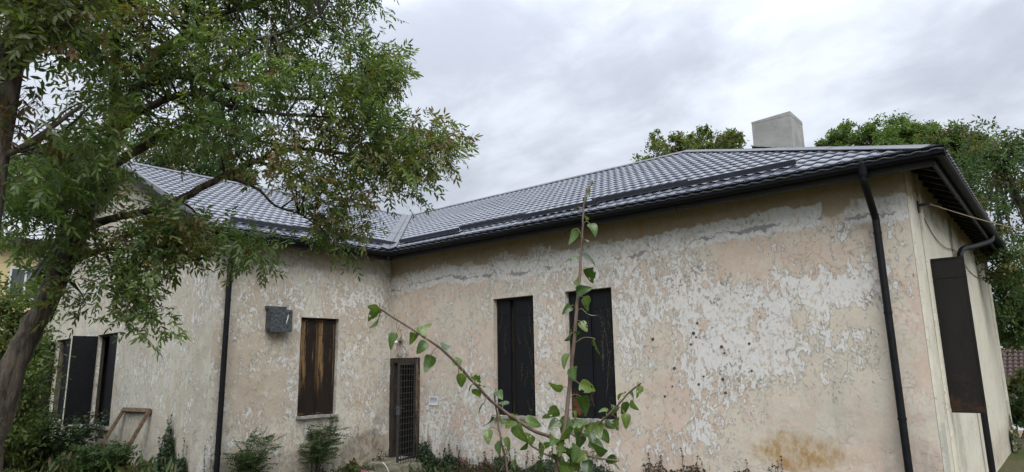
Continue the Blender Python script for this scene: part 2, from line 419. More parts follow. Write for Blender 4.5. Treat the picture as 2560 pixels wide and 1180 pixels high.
# ------------------------------------------------------------------ ground
def ground_z(x, y):
    d = math.hypot(x-12.5, y+11.5)
    z = -.4 + .55*max(0, 1-(d/7.5)**2)
    if y > 13: z -= min(2.6, (y-13)*.085)
    return z
gm, n = mat('earth_with_grass')
tc = n.n('ShaderNodeTexCoord').outputs['Object']
f = n.step(n.add(n.mul(n.noise(tc, .7, 6, .6), .6), n.mul(n.noise(tc, 7, 6, .7), .4)), .42, .58)
gc = n.mix(f, n.mix(n.noise(tc, 20, 6, .7), (.055, .042, .028), (.15, .12, .085)), n.mix(n.noise(tc, 12, 6, .7), (.028, .042, .012), (.085, .10, .035)))
n.out(n.bsdf(gc, .95, n.bump(n.noise(tc, 9, 7, .7), .05), Specular_IOR_Level=.1))
b = MB()
xs = list(np.concatenate([np.linspace(-160, -20, 12), np.linspace(-16, 24, 41), np.linspace(30, 160, 12)]))
ys = list(np.concatenate([np.linspace(-90, -20, 8), np.linspace(-16, 34, 51), np.linspace(44, 300, 14)]))
for j, yv in enumerate(ys):
    for i, xv in enumerate(xs):
        b.v.append((xv, yv, ground_z(xv, yv)+mnoise.noise((xv*.6, yv*.6, 1))*.03))
for j in range(len(ys)-1):
    for i in range(len(xs)-1):
        q = j*len(xs)+i; b.f.append((q, q+1, q+1+len(xs), q+len(xs))); b.mi.append(0); b.uv += [(0, 0)]*4
g = b.build('ground', gm, None, True); tag(g, 'bare earth and rough grass around the old building', kind='structure')

# ------------------------------------------------------------------ the building
LB, LC, W_, O_, ZE, H_, WL, DL = 10.5385, 4.0396, 5.4847, .4089, 4.15, 7.0945, 6.028, 13.33
PHI = R(-3.3024); cP, sP = math.cos(PHI), math.sin(PHI)
def wing(x, y, z): return (cP*x - sP*y, sP*x + cP*y, z)       # the wing stands 3 degrees out of square
bld = empty('plastered_building', (0, 0, -.4))
tag(bld, 'long single storey building with peeling cream plaster walls and grey metal tile roof', 'building')
_off = Vector((0, 0, .4))
def part(mb, name, m_, parent=None, smooth=False):
    """a part of the building, in building coordinates"""
    o = mb.build(name, m_, parent or bld, smooth)
    if parent is None: o.location = (0, 0, .4)
    return o

def wall_mesh(fr, s0, s1, z0, z1, openings=(), depth=.16, step=.28, top=None, wob=.007, seed=0):
    """fr(s, z, d): s along the wall, d outward.  openings (s0, s1, z0, z1, depth)"""
    b = MB()
    def cuts(a, c, extra):
        k = max(1, int((c-a)/step)); q = sorted(set([a+(c-a)*i/k for i in range(k+1)]+[e for e in extra if a < e < c]))
        r_ = [q[0]]
        ex = set(extra)
        for x in q[1:]:
            if x-r_[-1] < .03 and x not in ex and x != c: continue
            if x-r_[-1] < .03 and r_[-1] not in ex and len(r_) > 1: r_.pop()
            r_.append(x)
        return r_
    ss = cuts(s0, s1, [e for o in openings for e in o[:2]]); zs = cuts(z0, z1, [e for o in openings for e in o[2:4]])
    def P(s, z):
        edge = min(1, (s-s0)/.15, (s1-s)/.15)
        near = 1.0
        for o in openings:
            if o[0]-.01 <= s <= o[1]+.01 and o[2]-.01 <= z <= o[3]+.01: near = .35
        return fr(s, z, wob*mnoise.noise((s*1.1+seed, z*1.1, seed))*max(0, edge)*near)
    for i in range(len(ss)-1):
        for j in range(len(zs)-1):
            sm, zm = (ss[i]+ss[i+1])/2, (zs[j]+zs[j+1])/2
            if any(o[0] < sm < o[1] and o[2] < zm < o[3] for o in openings): continue
            q = [(ss[i], zs[j]), (ss[i+1], zs[j]), (ss[i+1], zs[j+1]), (ss[i], zs[j+1])]
            b.poly([P(*t) for t in q], q)
    for (a, c, z0_, z1_, dp) in openings:
        E = [(a, z0_), (c, z0_), (c, z1_), (a, z1_)]
        for k in range(4):
            p, q = E[k], E[(k+1) % 4]
            b.poly([fr(p[0], p[1], 0), fr(p[0], p[1], -dp), fr(q[0], q[1], -dp), fr(q[0], q[1], 0)],
                   [p, (p[0]+.13, p[1]+.05), (q[0]+.13, q[1]+.05), q])
    if top: b.poly([fr(s, z, 0) for s, z in top], top)
    bm = bmesh.new(); me = b.mesh('tmp'); bm.from_mesh(me); bmesh.ops.remove_doubles(bm, verts=bm.verts, dist=.0005); bm.to_mesh(me); bm.free()
    me.polygons.foreach_set('use_smooth', [False]*len(me.polygons))
    return me

frB = lambda s, z, d: (s, -d, z)
frC = lambda s, z, d: wing(d, -s, z)                     # s measured from the inner corner towards the gable
frD = lambda s, z, d: wing(-s, -LC-d, z)                 # s measured from the outer corner to the left
frE = lambda s, z, d: (LB+d, s, z)
ZB = -.6
WIN_B = [(3.157, 4.176, .815, 3.075), (4.920, 5.913, .815, 3.075)]
WIN_C = (1.365, 2.247, .82, 2.806)
WIN_D = [(5.35, 6.89, .50, 2.70), (9.33, 10.87, .50, 2.72)]
WIN_E = (1.09, 2.15, 1.02, 3.16)
DOOR = (.03, 1.012, -.18, 1.97)
def wallpart(me, m_):
    o = link('wall', me, m_, bld); o.location = (0, 0, .4); return o
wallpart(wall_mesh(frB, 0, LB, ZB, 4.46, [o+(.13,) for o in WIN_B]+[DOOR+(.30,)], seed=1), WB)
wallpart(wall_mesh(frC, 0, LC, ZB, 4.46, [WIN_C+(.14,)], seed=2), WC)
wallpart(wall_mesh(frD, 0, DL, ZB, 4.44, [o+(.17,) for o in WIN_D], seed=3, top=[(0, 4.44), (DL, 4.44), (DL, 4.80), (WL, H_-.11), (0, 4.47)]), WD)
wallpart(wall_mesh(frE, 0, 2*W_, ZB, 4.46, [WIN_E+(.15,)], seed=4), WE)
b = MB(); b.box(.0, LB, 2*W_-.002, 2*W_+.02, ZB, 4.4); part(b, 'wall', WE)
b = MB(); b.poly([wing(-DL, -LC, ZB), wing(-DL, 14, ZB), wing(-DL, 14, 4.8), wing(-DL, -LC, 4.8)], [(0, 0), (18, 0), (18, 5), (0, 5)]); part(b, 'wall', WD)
# corner strips on the end wall
for a, c in ((.0, .34), (.86, 1.04), (10.45, 2*W_)):
    b = MB()
    pts = [(LB+.004, a), (LB+.034, a+.012), (LB+.034, c-.012), (LB+.004, c)]
    for i in range(3):
        p, q = pts[i], pts[i+1]
        b.poly([(p[0], p[1], ZB), (q[0], q[1], ZB), (q[0], q[1], 4.44), (p[0], p[1], 4.44)], [(p[1], ZB), (q[1], ZB), (q[1], 4.44), (p[1], 4.44)])
    part(b, 'pilaster', WE)
b = MB()          # plinth at the far end
for (x0, x1, z0, z1) in ((LB+.035, LB+.07, ZB, .1),):
    b.poly([(x1, 9.9, z0), (x1, 11.06, z0), (x1, 11.06, z1-.05), (x1, 9.9, z1-.05)], [(9.9, z0), (11, z0), (11, z1), (9.9, z1)])
    b.poly([(x1, 9.9, z1-.05), (x1, 11.06, z1-.05), (x0, 11.06, z1), (x0, 9.9, z1)], [(9.9, z1), (11, z1), (11, z1), (9.9, z1)])
    b.poly([(x1, 9.9, z0), (x1, 9.9, z1-.05), (x0, 9.9, z1), (x0, 9.9, z0)], [(9.9, z0), (9.9, z1), (9.9, z1), (9.9, z0)])
part(b, 'plinth', WE)
# dark rooms behind the door and the open windows
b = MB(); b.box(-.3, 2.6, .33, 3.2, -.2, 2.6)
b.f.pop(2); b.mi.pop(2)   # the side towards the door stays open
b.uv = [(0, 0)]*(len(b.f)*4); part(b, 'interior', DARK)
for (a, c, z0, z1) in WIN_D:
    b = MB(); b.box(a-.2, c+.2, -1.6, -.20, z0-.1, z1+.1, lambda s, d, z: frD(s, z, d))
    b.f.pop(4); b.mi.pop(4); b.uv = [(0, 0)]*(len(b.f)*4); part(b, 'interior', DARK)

# ---- windows and shutters
def uvbox(b, s0, s1, z0, z1, d0, d1, fr):
    """a flat leaf with UV 0..1 over its face"""
    i0 = len(b.f)
    b.box(s0, s1, d0, d1, z0, z1, lambda s, d, z: fr(s, z, d))
    k = i0*4
    for fi in range(6):
        for v_ in range(4):
            vi = b.f[i0+fi][v_]-b.f[i0][0] if False else None
    c = [(s0, z0), (s1, z0), (s1, z0), (s0, z0), (s0, z1), (s1, z1), (s1, z1), (s0, z1)]
    for fi, q in enumerate(((0, 3, 2, 1), (4, 5, 6, 7), (0, 1, 5, 4), (1, 2, 6, 5), (2, 3, 7, 6), (3, 0, 4, 7))):
        for v_, ci in enumerate(q):
            b.uv[k+fi*4+v_] = ((c[ci][0]-s0)/(s1-s0), (c[ci][1]-z0)/(z1-z0))

def steel_leaf(name, fr, s0, s1, z0, z1, d, m_, parent, seam=.30, th=.022):
    b = MB(); uvbox(b, s0, s1, z0, z1, d-th, d, fr)
    rim = .022
    for (a, c, e, f_) in ((s0, s0+rim, z0, z1), (s1-rim, s1, z0, z1), (s0+rim, s1-rim, z1-rim, z1), (s0+rim, s1-rim, z0, z0+rim)):
        uvbox(b, a, c, e, f_, d+.0015, d+.009, fr)
    if seam: uvbox(b, s0+rim, s1-rim, z1-seam-.006, z1-seam+.006, d+.0015, d+.007, fr)
    o = b.build(name, m_, parent); return o

def window(fr, o, m1, m2, sill=True, gap=.012, mull=.0, depth=.12):
    a, c, z0, z1 = o
    b = MB()       # frame set in the reveal
    t = .035
    for (p, q, e, f_) in ((a+.002, a+t, z0+.002, z1-.002), (c-t, c-.002, z0+.002, z1-.002), (a+t, c-t, z1-t, z1-.002), (a+t, c-t, z0+.002, z0+t)):
        b.box(p, q, -depth-.05, -depth+.01, e, f_, lambda s, d, z: fr(s, z, d))
    b.box(a+.01, c-.01, -depth-.07, -depth-.055, z0+.01, z1-.01, lambda s, d, z: fr(s, z, d))
    wn = part(b, 'window', WOODD)
    mid = (a+c)/2 + mull
    steel_leaf('shutter', fr, a+t+.004, mid-gap, z0+.03, z1-.045, -depth+.02, m1, wn)
    steel_leaf('shutter', fr, mid+gap, c-t-.004, z0+.03, z1-.045, -depth+.02, m2, wn)
    if sill:
        b = MB(); n_ = 14
        rs = random.Random(int(a*100))
        for i in range(n_):
            p = a-.03+(c-a+.06)*i/n_; q = a-.03+(c-a+.06)*(i+1)/n_
            dz_ = rs.uniform(-.008, .008)
            b.box(p+.0005, q-.0005, -depth-.02, .075+rs.uniform(-.012, .008), z0-.045+dz_*.5, z0+.004+dz_, lambda s, d, z: fr(s, z, d))
        b.build('window_sill', SILLM, wn)
    return wn
w1 = window(frB, WIN_B[0], SHUT, SHUT, gap=.045, mull=-.10)
w2 = window(frB, WIN_B[1], SHUTR, SHUT, gap=.010)
w3 = window(frC, WIN_C, SHUTB, SHUTB, gap=.006, depth=.11)
# gable windows: left leaf swung out square to the wall, right leaf shut
for (a, c, z0, z1) in WIN_D:
    b = MB(); t = .05
    for (p, q, e, f_) in ((a+.002, a+t, z0+.002, z1-.002), (c-t, c-.002, z0+.002, z1-.002), (a+t, c-t, z1-t, z1-.002), (a+t, c-t, z0+.002, z0+t), ((a+c)/2-.03, (a+c)/2+.03, z0+t, z1-t)):
        b.box(p, q, -.165, -.10, e, f_, lambda s, d, z: frD(s, z, d))
    wn = part(b, 'window', WOODD)
    steel_leaf('shutter', frD, a+.055, a+.055+.70, z0+.04, z1-.06, -.055, SHUT, wn, seam=0)
    frL = lambda s, z, d, c=c: frD(c-.01+d, z, s)        # s now runs outward from the wall
    steel_leaf('shutter', frL, .004, .56, z0+.02, z1-.03, .0, SHUT, wn, seam=0)
    b = MB(); b.box(c-.74, c-.715, -.09, -.075, z0+.05, z1-.55, lambda s, d, z: frD(s, z, d)); b.build('mullion_highlight', SILLM, wn)  # pale strip standing in for the highlight on the mullion
    b = MB(); b.box(a-.04, c+.04, -.12, .07, z0-.06, z0+.003, lambda s, d, z: frD(s, z, d)); b.build('window_sill', SILLM, wn)
# end wall window: one leaf swung out square to the wall
a, c, z0, z1 = WIN_E
b = MB()
for (p, q, e, f_) in ((a+.002, a+.05, z0+.002, z1-.002), (c-.05, c-.002, z0+.002, z1-.002), (a+.05, c-.05, z1-.05, z1-.002), (a+.05, c-.05, z0+.002, z0+.05)):
    b.box(p, q, -.148, -.09, e, f_, lambda s, d, z: frE(s, z, d))
b.box(a+.01, c-.01, -.149, -.1485, z0+.01, z1-.01, lambda s, d, z: frE(s, z, d))
wn = part(b, 'window', WOODD)
frX = lambda s, z, d: (LB+.036+s, 1.065-d, z)
steel_leaf('shutter', frX, .0, .40, z0-.0, z1-.01, .0, SHUTE, wn, seam=.28)
b = MB(); b.tube([(LB+.045+.01*math.cos(t), 1.035+.0, 2.25+.022*math.sin(t)+.0) if False else (LB+.04+.022*math.cos(t), 1.03, 2.26+.022*math.sin(t)) for t in np.linspace(0, 6.28, 13)], .004, 5); b.build('ring_pull', BARM, wn)

# ---- door
a, c, z0, z1 = DOOR
b = MB(); rs = random.Random(3)
def rough_plank(b, s0, s1, za, zb, d0, d1, fr, n_=8, vert=True, j=.008):
    for i in range(n_):
        if vert:
            e, f_ = za+(zb-za)*i/n_, za+(zb-za)*(i+1)/n_
            b.box(s0+rs.uniform(-j, j)*.3, s1+rs.uniform(-j, j), d0, d1+rs.uniform(-j, j), e, f_-.0008, lambda s, d, z: fr(s, z, d))
        else:
            e, f_ = s0+(s1-s0)*i/n_, s0+(s1-s0)*(i+1)/n_
            b.box(e, f_-.0008, d0, d1+rs.uniform(-j, j), za+rs.uniform(-j, j), zb+rs.uniform(-j, j)*.3, lambda s, d, z: fr(s, z, d))
rough_plank(b, a+.003, a+.125, z0, z1-.003, -.20, .012, frB, 12)
rough_plank(b, c-.10, c-.003, z0, z1-.003, -.20, .008, frB, 12)
rough_plank(b, a+.13, c-.105, z1-.11, z1-.003, -.20, .006, frB, 8, False)
dr = part(b, 'door', WOODD)
b = MB(); b.box(a+.13, a+.155, -.18, -.14, z0, z1-.115, lambda s, d, z: frB(s, z, d)); b.box(c-.13, c-.105, -.18, -.14, z0, z1-.115, lambda s, d, z: frB(s, z, d)); b.box(a+.156, c-.131, -.18, -.14, z1-.145, z1-.115, lambda s, d, z: frB(s, z, d))
b.build('door_frame', BARM, dr)
b = MB(); b.tube([(a+.035, -.02, z0+.95), (a+.035, -.035, z0+.95), (a+.06, -.035, z0+.95)], .008, 6); b.build('latch', BARM, dr)
# open barred grille, hinged on the right jamb
gh = (.90, -.03); ang = R(108); gw = .70
gu = (-math.cos(ang), -math.sin(ang)); gv = (-gu[1], gu[0])
frG = lambda s, z, d: (gh[0]+gu[0]*s+gv[0]*d, gh[1]+gu[1]*s+gv[1]*d, z)
b = MB(); gz0, gz1 = -.14, 1.85
for (p, q, e, f_) in ((0, .04, gz0, gz1), (gw-.04, gw, gz0, gz1), (.041, gw-.041, gz1-.04, gz1), (.041, gw-.041, gz0+.02, gz0+.055)):
    b.box(p, q, -.02, .02, e, f_, lambda s, d, z: frG(s, z, d))
gr = part(b, 'door_grille', BARM)
for k in range(1, 6):
    b = MB(); s = .04+(gw-.08)*k/6; b.tube([frG(s, gz0-.03, 0), frG(s, gz1-.02, 0)], .008, 5); b.build('bar', BARM, gr)
for k in range(1, 16):
    b = MB(); z = gz0+(gz1-gz0)*k/16; b.tube([frG(.02, z, .012), frG(gw-.02, z, .012)], .008, 5); b.build('bar', BARM, gr)
b = MB(); b.box(gw-.05, gw+.006, -.035, .035, .80, .98, lambda s, d, z: frG(s, z, d)); b.tube([frG(gw-.02, .93, -.035), frG(gw-.02, .93, -.075), frG(gw-.12, .93, -.08)], .008, 6)
b.tube([frG(gw-.02, .93, .035), frG(gw-.02, .93, .075), frG(gw-.12, .93, .08)], .008, 6); b.build('lock', GALV, gr)
# steps
def slab(name, x0, x1, y0, y1, z0, z1, m_, seed, parent=None, bev=.02):
    bm = bmesh.new(); bmesh.ops.create_cube(bm, size=1)
    for v in bm.verts: v.co = Vector(((x0+x1)/2+v.co.x*(x1-x0), (y0+y1)/2+v.co.y*(y1-y0), (z0+z1)/2+v.co.z*(z1-z0)))
    bmesh.ops.bevel(bm, geom=bm.edges[:], offset=bev, segments=2, affect='EDGES')
    bmesh.ops.subdivide_edges(bm, edges=[e for e in bm.edges if e.calc_length() > .25], cuts=5, use_grid_fill=True)
    for v in bm.verts: v.co += Vector(mnoise.noise_vector(v.co*5+Vector((seed, 0, 0))))*.014
    me = bpy.data.meshes.new(name); bm.to_mesh(me); bm.free()
    return link(name, me, m_, parent)
o = slab('door_step', .02, 1.25, -.72, -.012, -.62, -.20, STEPM, 1, bld); o.location = (0, 0, .4)
o = slab('door_step', -.02+.05, 1.7, -1.35, -.735, -.62, -.345, STEPM, 5, bld); o.location = (0, 0, .4)

# ---- roof --------------------------------------------------------------------------------
ZT = ZE+.20                                   # height of the tile plane above the fascia
kM = (H_-ZT)/(W_+O_); kL = (H_-ZT)/(WL+O_)
TW, TR = .19, .35
roof_b = MB()                                 # dark boarding under the tiles, closed to the sides
def planeM(x, y): return ZT+kM*(y+O_)
def planeE(x): return ZT+kM*(LB+O_-x)
def planeL(xl): return ZT+kL*(O_-xl)
sR = (W_+WL*sP)/cP
RX, RY = -WL*cP-sR*sP, W_                      # where the two ridges meet
EX = O_*(1+sP)/cP                              # inner eave corner
OG = .28
inner = (EX, -O_, ZT); ridge0 = (RX, RY, H_); ridge1 = (LB-W_, W_, H_)
cornE = (LB+O_, -O_, ZT); cornB = (LB+O_, 2*W_+O_, ZT)
gab_e = wing(O_, -LC-OG, ZT); gab_r = wing(-WL, -LC-OG, H_); gab_l = wing(-13.9, -LC-OG, 4.75); back_l = wing(-13.9, 14, 4.75)
back_r = (RX-.6, 2*W_+O_, ZT)
def low(p, d=.06): return (p[0], p[1], p[2]-d)
for pts in ([inner, cornE, ridge1, ridge0], [cornE, cornB, ridge1], [gab_e, inner, ridge0, gab_r], [gab_r, ridge0, wing(-WL, 14, H_), back_l, gab_l], [cornB, back_r, ridge0, ridge1]):
    roof_b.poly([low(p) for p in pts])
roof = part(roof_b, 'roof', ROOFUNDER)

def tile_profile(t):
    """pan-tile wave, t 0..1"""
    x = t % 1.0
    return .0175*(.5-.5*math.cos(2*math.pi*(x**.82)))**1.15
NC = 7
prof = [(TW*i/NC, tile_profile(i/NC)) for i in range(NC+1)]
def tile_shape():
    v, f = [], []
    LIFT = .0135
    for u, h in prof: v.append((u, .006, h+LIFT-.0175))
    for u, h in prof: v.append((u, -.006, h+LIFT))
    for u, h in prof: v.append((u, TR*.55, h+LIFT*.40))
    for u, h in prof: v.append((u, TR+.002, h))
    k = NC+1
    for r_ in range(3):
        for i in range(NC): f.append((r_*k+i, r_*k+i+1, (r_+1)*k+i+1, (r_+1)*k+i))
    return v, f
tv, tf = tile_shape()
tme = bpy.data.meshes.new('roof_tile'); tme.from_pydata(tv, [], tf); tme.materials.append(TILE)
tme.polygons.foreach_set('use_smooth', [i >= NC for i in range(len(tf))])
tva = np.array(tv)

def slope(origin, eu, ev, nrm, ulen, vlen, clips, umin=0.0, individual=0):
    """tile field on one slope; clips = list of (co, no): keep the side no points to"""
    eu, ev, nrm, origin = map(np.array, (eu, ev, nrm, origin))
    allv, allf, cand = [], [], []
    nu, nv = int(math.ceil(ulen/TW)), int(math.ceil(vlen/TR))
    for r_ in range(nv):
        for cidx in range(nu):
            u0 = umin+cidx*TW; v0 = r_*TR-.07
            corners = [origin+eu*(u0+du)+ev*(v0+dv) for du in (0, TW) for dv in (0, TR)]
            ins = [all(np.dot(p-np.array(co), np.array(no)) > 0 for co, no in clips) for p in corners]
            if not any(ins): continue
            ctr = origin+eu*(u0+TW/2)+ev*(v0+TR/2)
            cand.append((np.linalg.norm(ctr-CAM), all(ins), u0, v0))
    single = sorted([c_ for c_ in cand if c_[1]])[:individual]
    sset = set((c_[2], c_[3]) for c_ in single)
    bmat = Matrix(((eu[0], ev[0], nrm[0], 0), (eu[1], ev[1], nrm[1], 0), (eu[2], ev[2], nrm[2], 0), (0, 0, 0, 1)))
    for c_ in single:
        o = bpy.data.objects.new('roof_tile', tme); COL.objects.link(o); o.parent = roof
        p = origin+eu*c_[2]+ev*c_[3]
        o.matrix_local = Matrix.Translation(Vector(p)) @ bmat
    i0 = 0
    for (d_, ok, u0, v0) in cand:
        if (u0, v0) in sset: continue
        p = origin+eu*u0+ev*v0
        allv.append(p+np.outer(tva[:, 0], eu)+np.outer(tva[:, 1], ev)+np.outer(tva[:, 2], nrm))
        allf += [tuple(i0+k for k in q) for q in tf]; i0 += len(tv)
    me = bpy.data.meshes.new('roof_tile_field'); me.from_pydata(np.concatenate(allv).tolist(), [], allf)
    bm = bmesh.new(); bm.from_mesh(me)
    for co, no in clips:
        bmesh.ops.bisect_plane(bm, geom=bm.verts[:]+bm.edges[:]+bm.faces[:], plane_co=co, plane_no=no, clear_inner=True)
    bm.to_mesh(me); bm.free()
    me.materials.append(TILE)
    me.polygons.foreach_set('use_smooth', [True]*len(me.polygons)); 
    o = link('roof_tile_field', me, None, roof); tag(o, kind='stuff')
    return o
def unit(v): v = np.array(v, float); return v/np.linalg.norm(v)
def hclip(a, b_, keep):
    """vertical plane through a-b that keeps the side of point keep"""
    d = np.array(b_, float)-np.array(a, float); nrm = unit((-d[1], d[0], 0))
    if np.dot(np.array(keep)-np.array(a), nrm) < 0: nrm = -nrm
    return (tuple(a), tuple(nrm))
eE = .075                                     # tiles reach past the fascia into the gutter
evM = unit((0, 1, kM)); nM = np.cross((1, 0, 0), evM)
clM = [hclip(inner, ridge0, (6, 2, 0)), hclip(cornE, ridge1, (3, 2, 0)), ((0, W_, 0), (0, -1, 0))]
slope((RX-.1, -O_-eE, ZT-kM*eE), (1, 0, 0), evM, nM, LB+O_-RX+.1, 6.62, clM, individual=300)
euL = unit(wing(0, 1, 0)); evL = unit(np.array(wing(-1, 0, 0))+np.array((0, 0, kL))); nL = np.cross(euL, evL)
p0 = np.array(wing(O_+eE, -LC-OG+.02, ZT-kL*eE))
clL = [hclip(inner, ridge0, (-4, -2, 0)), (wing(-WL, 0, 0), wing(1, 0, 0)), (wing(0, -LC-OG+.02, 0), wing(0, 1, 0))]
slope(p0, euL, evL, nL, 10.2, 7.1, clL)
evE = unit((-1, 0, kM)); nE = np.cross((0, 1, 0), evE)
slope((LB+O_+eE, -O_, ZT-kM*eE), (0, 1, 0), evE, nE, 2*W_+2*O_, 6.62, [hclip(cornE, ridge1, (10, 5, 0)), hclip(cornB, ridge1, (10, 5, 0))])
# wavy tile edges and battens seen from below at the end eave
for k in range(22):
    y = .2+k*.5
    b = MB(); b.bar((LB+.01, y, planeE(LB)-.13), (LB+O_-.03, y, planeE(LB+O_-.03)-.13), .07, .09); b.build('rafter_tail', FASCIA, roof)
for k in range(2):
    x = LB+.14+.16*k
    b = MB(); b.bar((x, -.2, planeE(x)-.075), (x, 2*W_+.3, planeE(x)-.075), .05, .03); b.build('batten', ROOFUNDER, roof)

# ridge, hip and valley flashings in overlapping lengths
def capline(a, b_, wd, rise, n_, m_=CAP, name='ridge_cap', updir=(0, 0, 1), lift=.035, seg=True):
    a = np.array(a); b_ = np.array(b_); d = unit(b_-a); sd_ = unit(np.cross(d, updir)); up = np.cross(sd_, d)
    L = np.linalg.norm(b_-a)
    for k in range(n_):
        p, q = a+d*(L*k/n_-(.04 if k else 0)), a+d*(L*(k+1)/n_)
        l2 = lift+(.004 if k % 2 else 0)
        pr = [(-wd, -rise-.012), (-wd, -rise), (-wd*.45, -.01), (-wd*.18, .012), (wd*.18, .012), (wd*.45, -.01), (wd, -rise), (wd, -rise-.012)]
        b = MB(); b.extrude([(x, y+l2) for x, y in pr], p, q, sd_, up)
        b.poly([p+sd_*x+up*(y+l2) for x, y in pr[1:-1]]); b.poly([q+sd_*x+up*(y+l2) for x, y in pr[1:-1]][::-1])
        b.build(name, m_, roof)
capline(ridge0, ridge1, .15, .062, 5)
capline((cornE[0], cornE[1], cornE[2]+.01), ridge1, .15, .036, 4)
capline(cornB, ridge1, .15, .036, 4)
capline(gab_r, ridge0, .15, .058, 5)
# valley: two flat wings with a folded centre
for k in range(3):
    A = np.array(inner); Bv = np.array(ridge0); d = unit(Bv-A); L = np.linalg.norm(Bv-A)
    p, q = A+d*(L*k/3-.03), A+d*(L*(k+1)/3)
    hM = unit(np.array((1, 0, 0))); hL_ = unit(np.array(wing(0, -1, 0)))
    sM = unit(hM-d*np.dot(hM, d)); sL_ = unit(hL_-d*np.dot(hL_, d))
    b = MB(); zl = np.array((0, 0, .052+.003*k))
    for sv in (sM, sL_):
        b.poly([p+zl, q+zl, q+sv*.17+zl*1.15, p+sv*.17+zl*1.15]); b.poly([p+sv*.17+zl*1.15, q+sv*.17+zl*1.15, q+sv*.18+zl*.6, p+sv*.18+zl*.6])
    cc = np.array((0, 0, .03)); b.poly([p+sM*.012+zl, q+sM*.012+zl, q+zl+cc, p+zl+cc]); b.poly([p+sL_*.012+zl, q+sL_*.012+zl, q+zl+cc, p+zl+cc])
    b.build('valley_flashing', CAP, roof)
# snow guards
GUARD = simple('dark_snow_guard_steel', (.052, .056, .070), .42, .2, 4, spec=.5)
def guard(a, b_, ev, nrm):
    a = np.array(a); b_ = np.array(b_)
    e1 = unit(b_-a)
    b = MB(); ev = np.array(ev); nrm = np.array(nrm)
    b.extrude([(.16, .045), (.02, .055), (.0, .128), (-.006, .128), (-.006, .05)], a, b_, ev, nrm)
    b.extrude([(-.006, .05), (-.05, .048), (-.05, .044)], a, b_, ev, nrm)
    b.build('snow_guard', GUARD, roof)
for (x0, x1, v) in ((.20, 2.15, .55), (1.98, 3.85, .76), (3.78, 5.62, .60), (5.42, 7.35, .80), (7.28, 9.15, .62)):
    base = np.array((0, -O_, ZT))+evM*v
    guard(base+np.array((x0, 0, 0)), base+np.array((x1, 0, 0)), evM, nM)
for (y0, y1, v) in ((.3, -1.1, .60), (-1.0, -2.4, .75), (-2.3, -3.8, .60)):
    base = np.array(wing(O_, 0, ZT))+evL*v
    guard(base+euL*y0, base+euL*y1, evL, nL)
# chimney with flashing
b = MB(); b.box(6.56, 7.50, 6.0, 6.95, 5.6, 7.60); b.poly([(6.56, 6.0, 7.6), (7.5, 6.0, 7.6), (7.5, 6.95, 7.6), (6.56, 6.95, 7.6)])
ch = part(b, 'chimney', CONC); ch.parent = roof; ch.location = (0, 0, 0)
b = MB(); b.hexa([(6.555, 5.996, 7.603), (7.504, 5.996, 7.603), (7.504, 6.954, 7.603), (6.555, 6.954, 7.603), (6.555, 5.996, 7.655), (7.504, 5.996, 7.70), (7.504, 6.954, 7.69), (6.555, 6.954, 7.65)]); b.build('chimney_cap', CONC, roof)
b = MB(); b.poly([(6.50, 5.9, 6.60), (6.54, 5.94, 7.02), (7.35, 5.94, 6.78), (7.6, 5.9, 6.2)]); b.build('chimney_flashing', GUTTER, roof)
b = MB(); b.bar((6.52, 5.93, 7.03), (7.35, 5.93, 6.79), .03, .025); b.build('chimney_flashing', SILLM, roof)
p = np.array(wing(-WL, 3.6, H_+.08)); b = MB(); b.bar(p-euL*.5, p+euL*.1, .22, .09); b.build('roof_vent', GUTTER, roof)

# fascias and gutters
def fascia(a, b_, n_, hgt=.19, name='fascia'):
    a = np.array(a, float); b_ = np.array(b_, float)
    for k in range(n_):
        p, q = a+(b_-a)*(k/n_), a+(b_-a)*((k+1)/n_-.0012)
        b = MB(); b.bar((p[0], p[1], p[2]+hgt/2), (q[0], q[1], q[2]+hgt/2), .028, hgt); part(b, name, FASCIA)
fz = ZE-.02
fascia((EX+.02, -O_+.014, fz), (LB+O_-.001, -O_+.014, fz), 3)
fascia((LB+O_-.014, -O_+.03, fz), (LB+O_-.014, 2*W_+O_, fz), 3)
fascia(wing(O_-.014, -O_-.02, fz), wing(O_-.014, -LC-OG+.03, fz), 2)
# bargeboards on the gable
def barge(a, b_, hgt):
    b = MB(); a = Vector(a); b_ = Vector(b_)
    b.bar(a-Vector((0, 0, hgt/2-.02)), b_-Vector((0, 0, hgt/2-.02)), .03, hgt); part(b, 'bargeboard', FASCIA)
    e = Vector(wing(0, -.025, 0))
    b = MB(); b.bar(a+e+Vector((0, 0, .03)), b_+e+Vector((0, 0, .03)), .08, .11); part(b, 'verge_trim', CAP)
barge(wing(O_, -LC-OG, ZT-.0), gab_r, .26); barge(gab_r, gab_l, .26)
b = MB(); b.poly([wing(O_, -LC, ZT-.05), wing(O_, -LC-OG, ZT-.05), low(gab_r, .07), wing(-WL, -LC, H_-.07)]); b.poly([low(gab_r, .07), low(gab_l, .07), wing(-13.9, -LC, 4.68), wing(-WL, -LC, H_-.07)]); part(b, 'verge_soffit', FASCIA)
b = MB(); b.bar(wing(-13.9, -LC-OG, 4.60), wing(-13.9, 12, 4.60), .03, .2); part(b, 'fascia', FASCIA)
b = MB(); b.poly([wing(-13.9, -LC-OG, 4.52), wing(-13.9, 10, 4.52), wing(-13.3, 10, 4.56), wing(-13.3, -LC-OG, 4.56)]); part(b, 'eave_soffit', FASCIA)

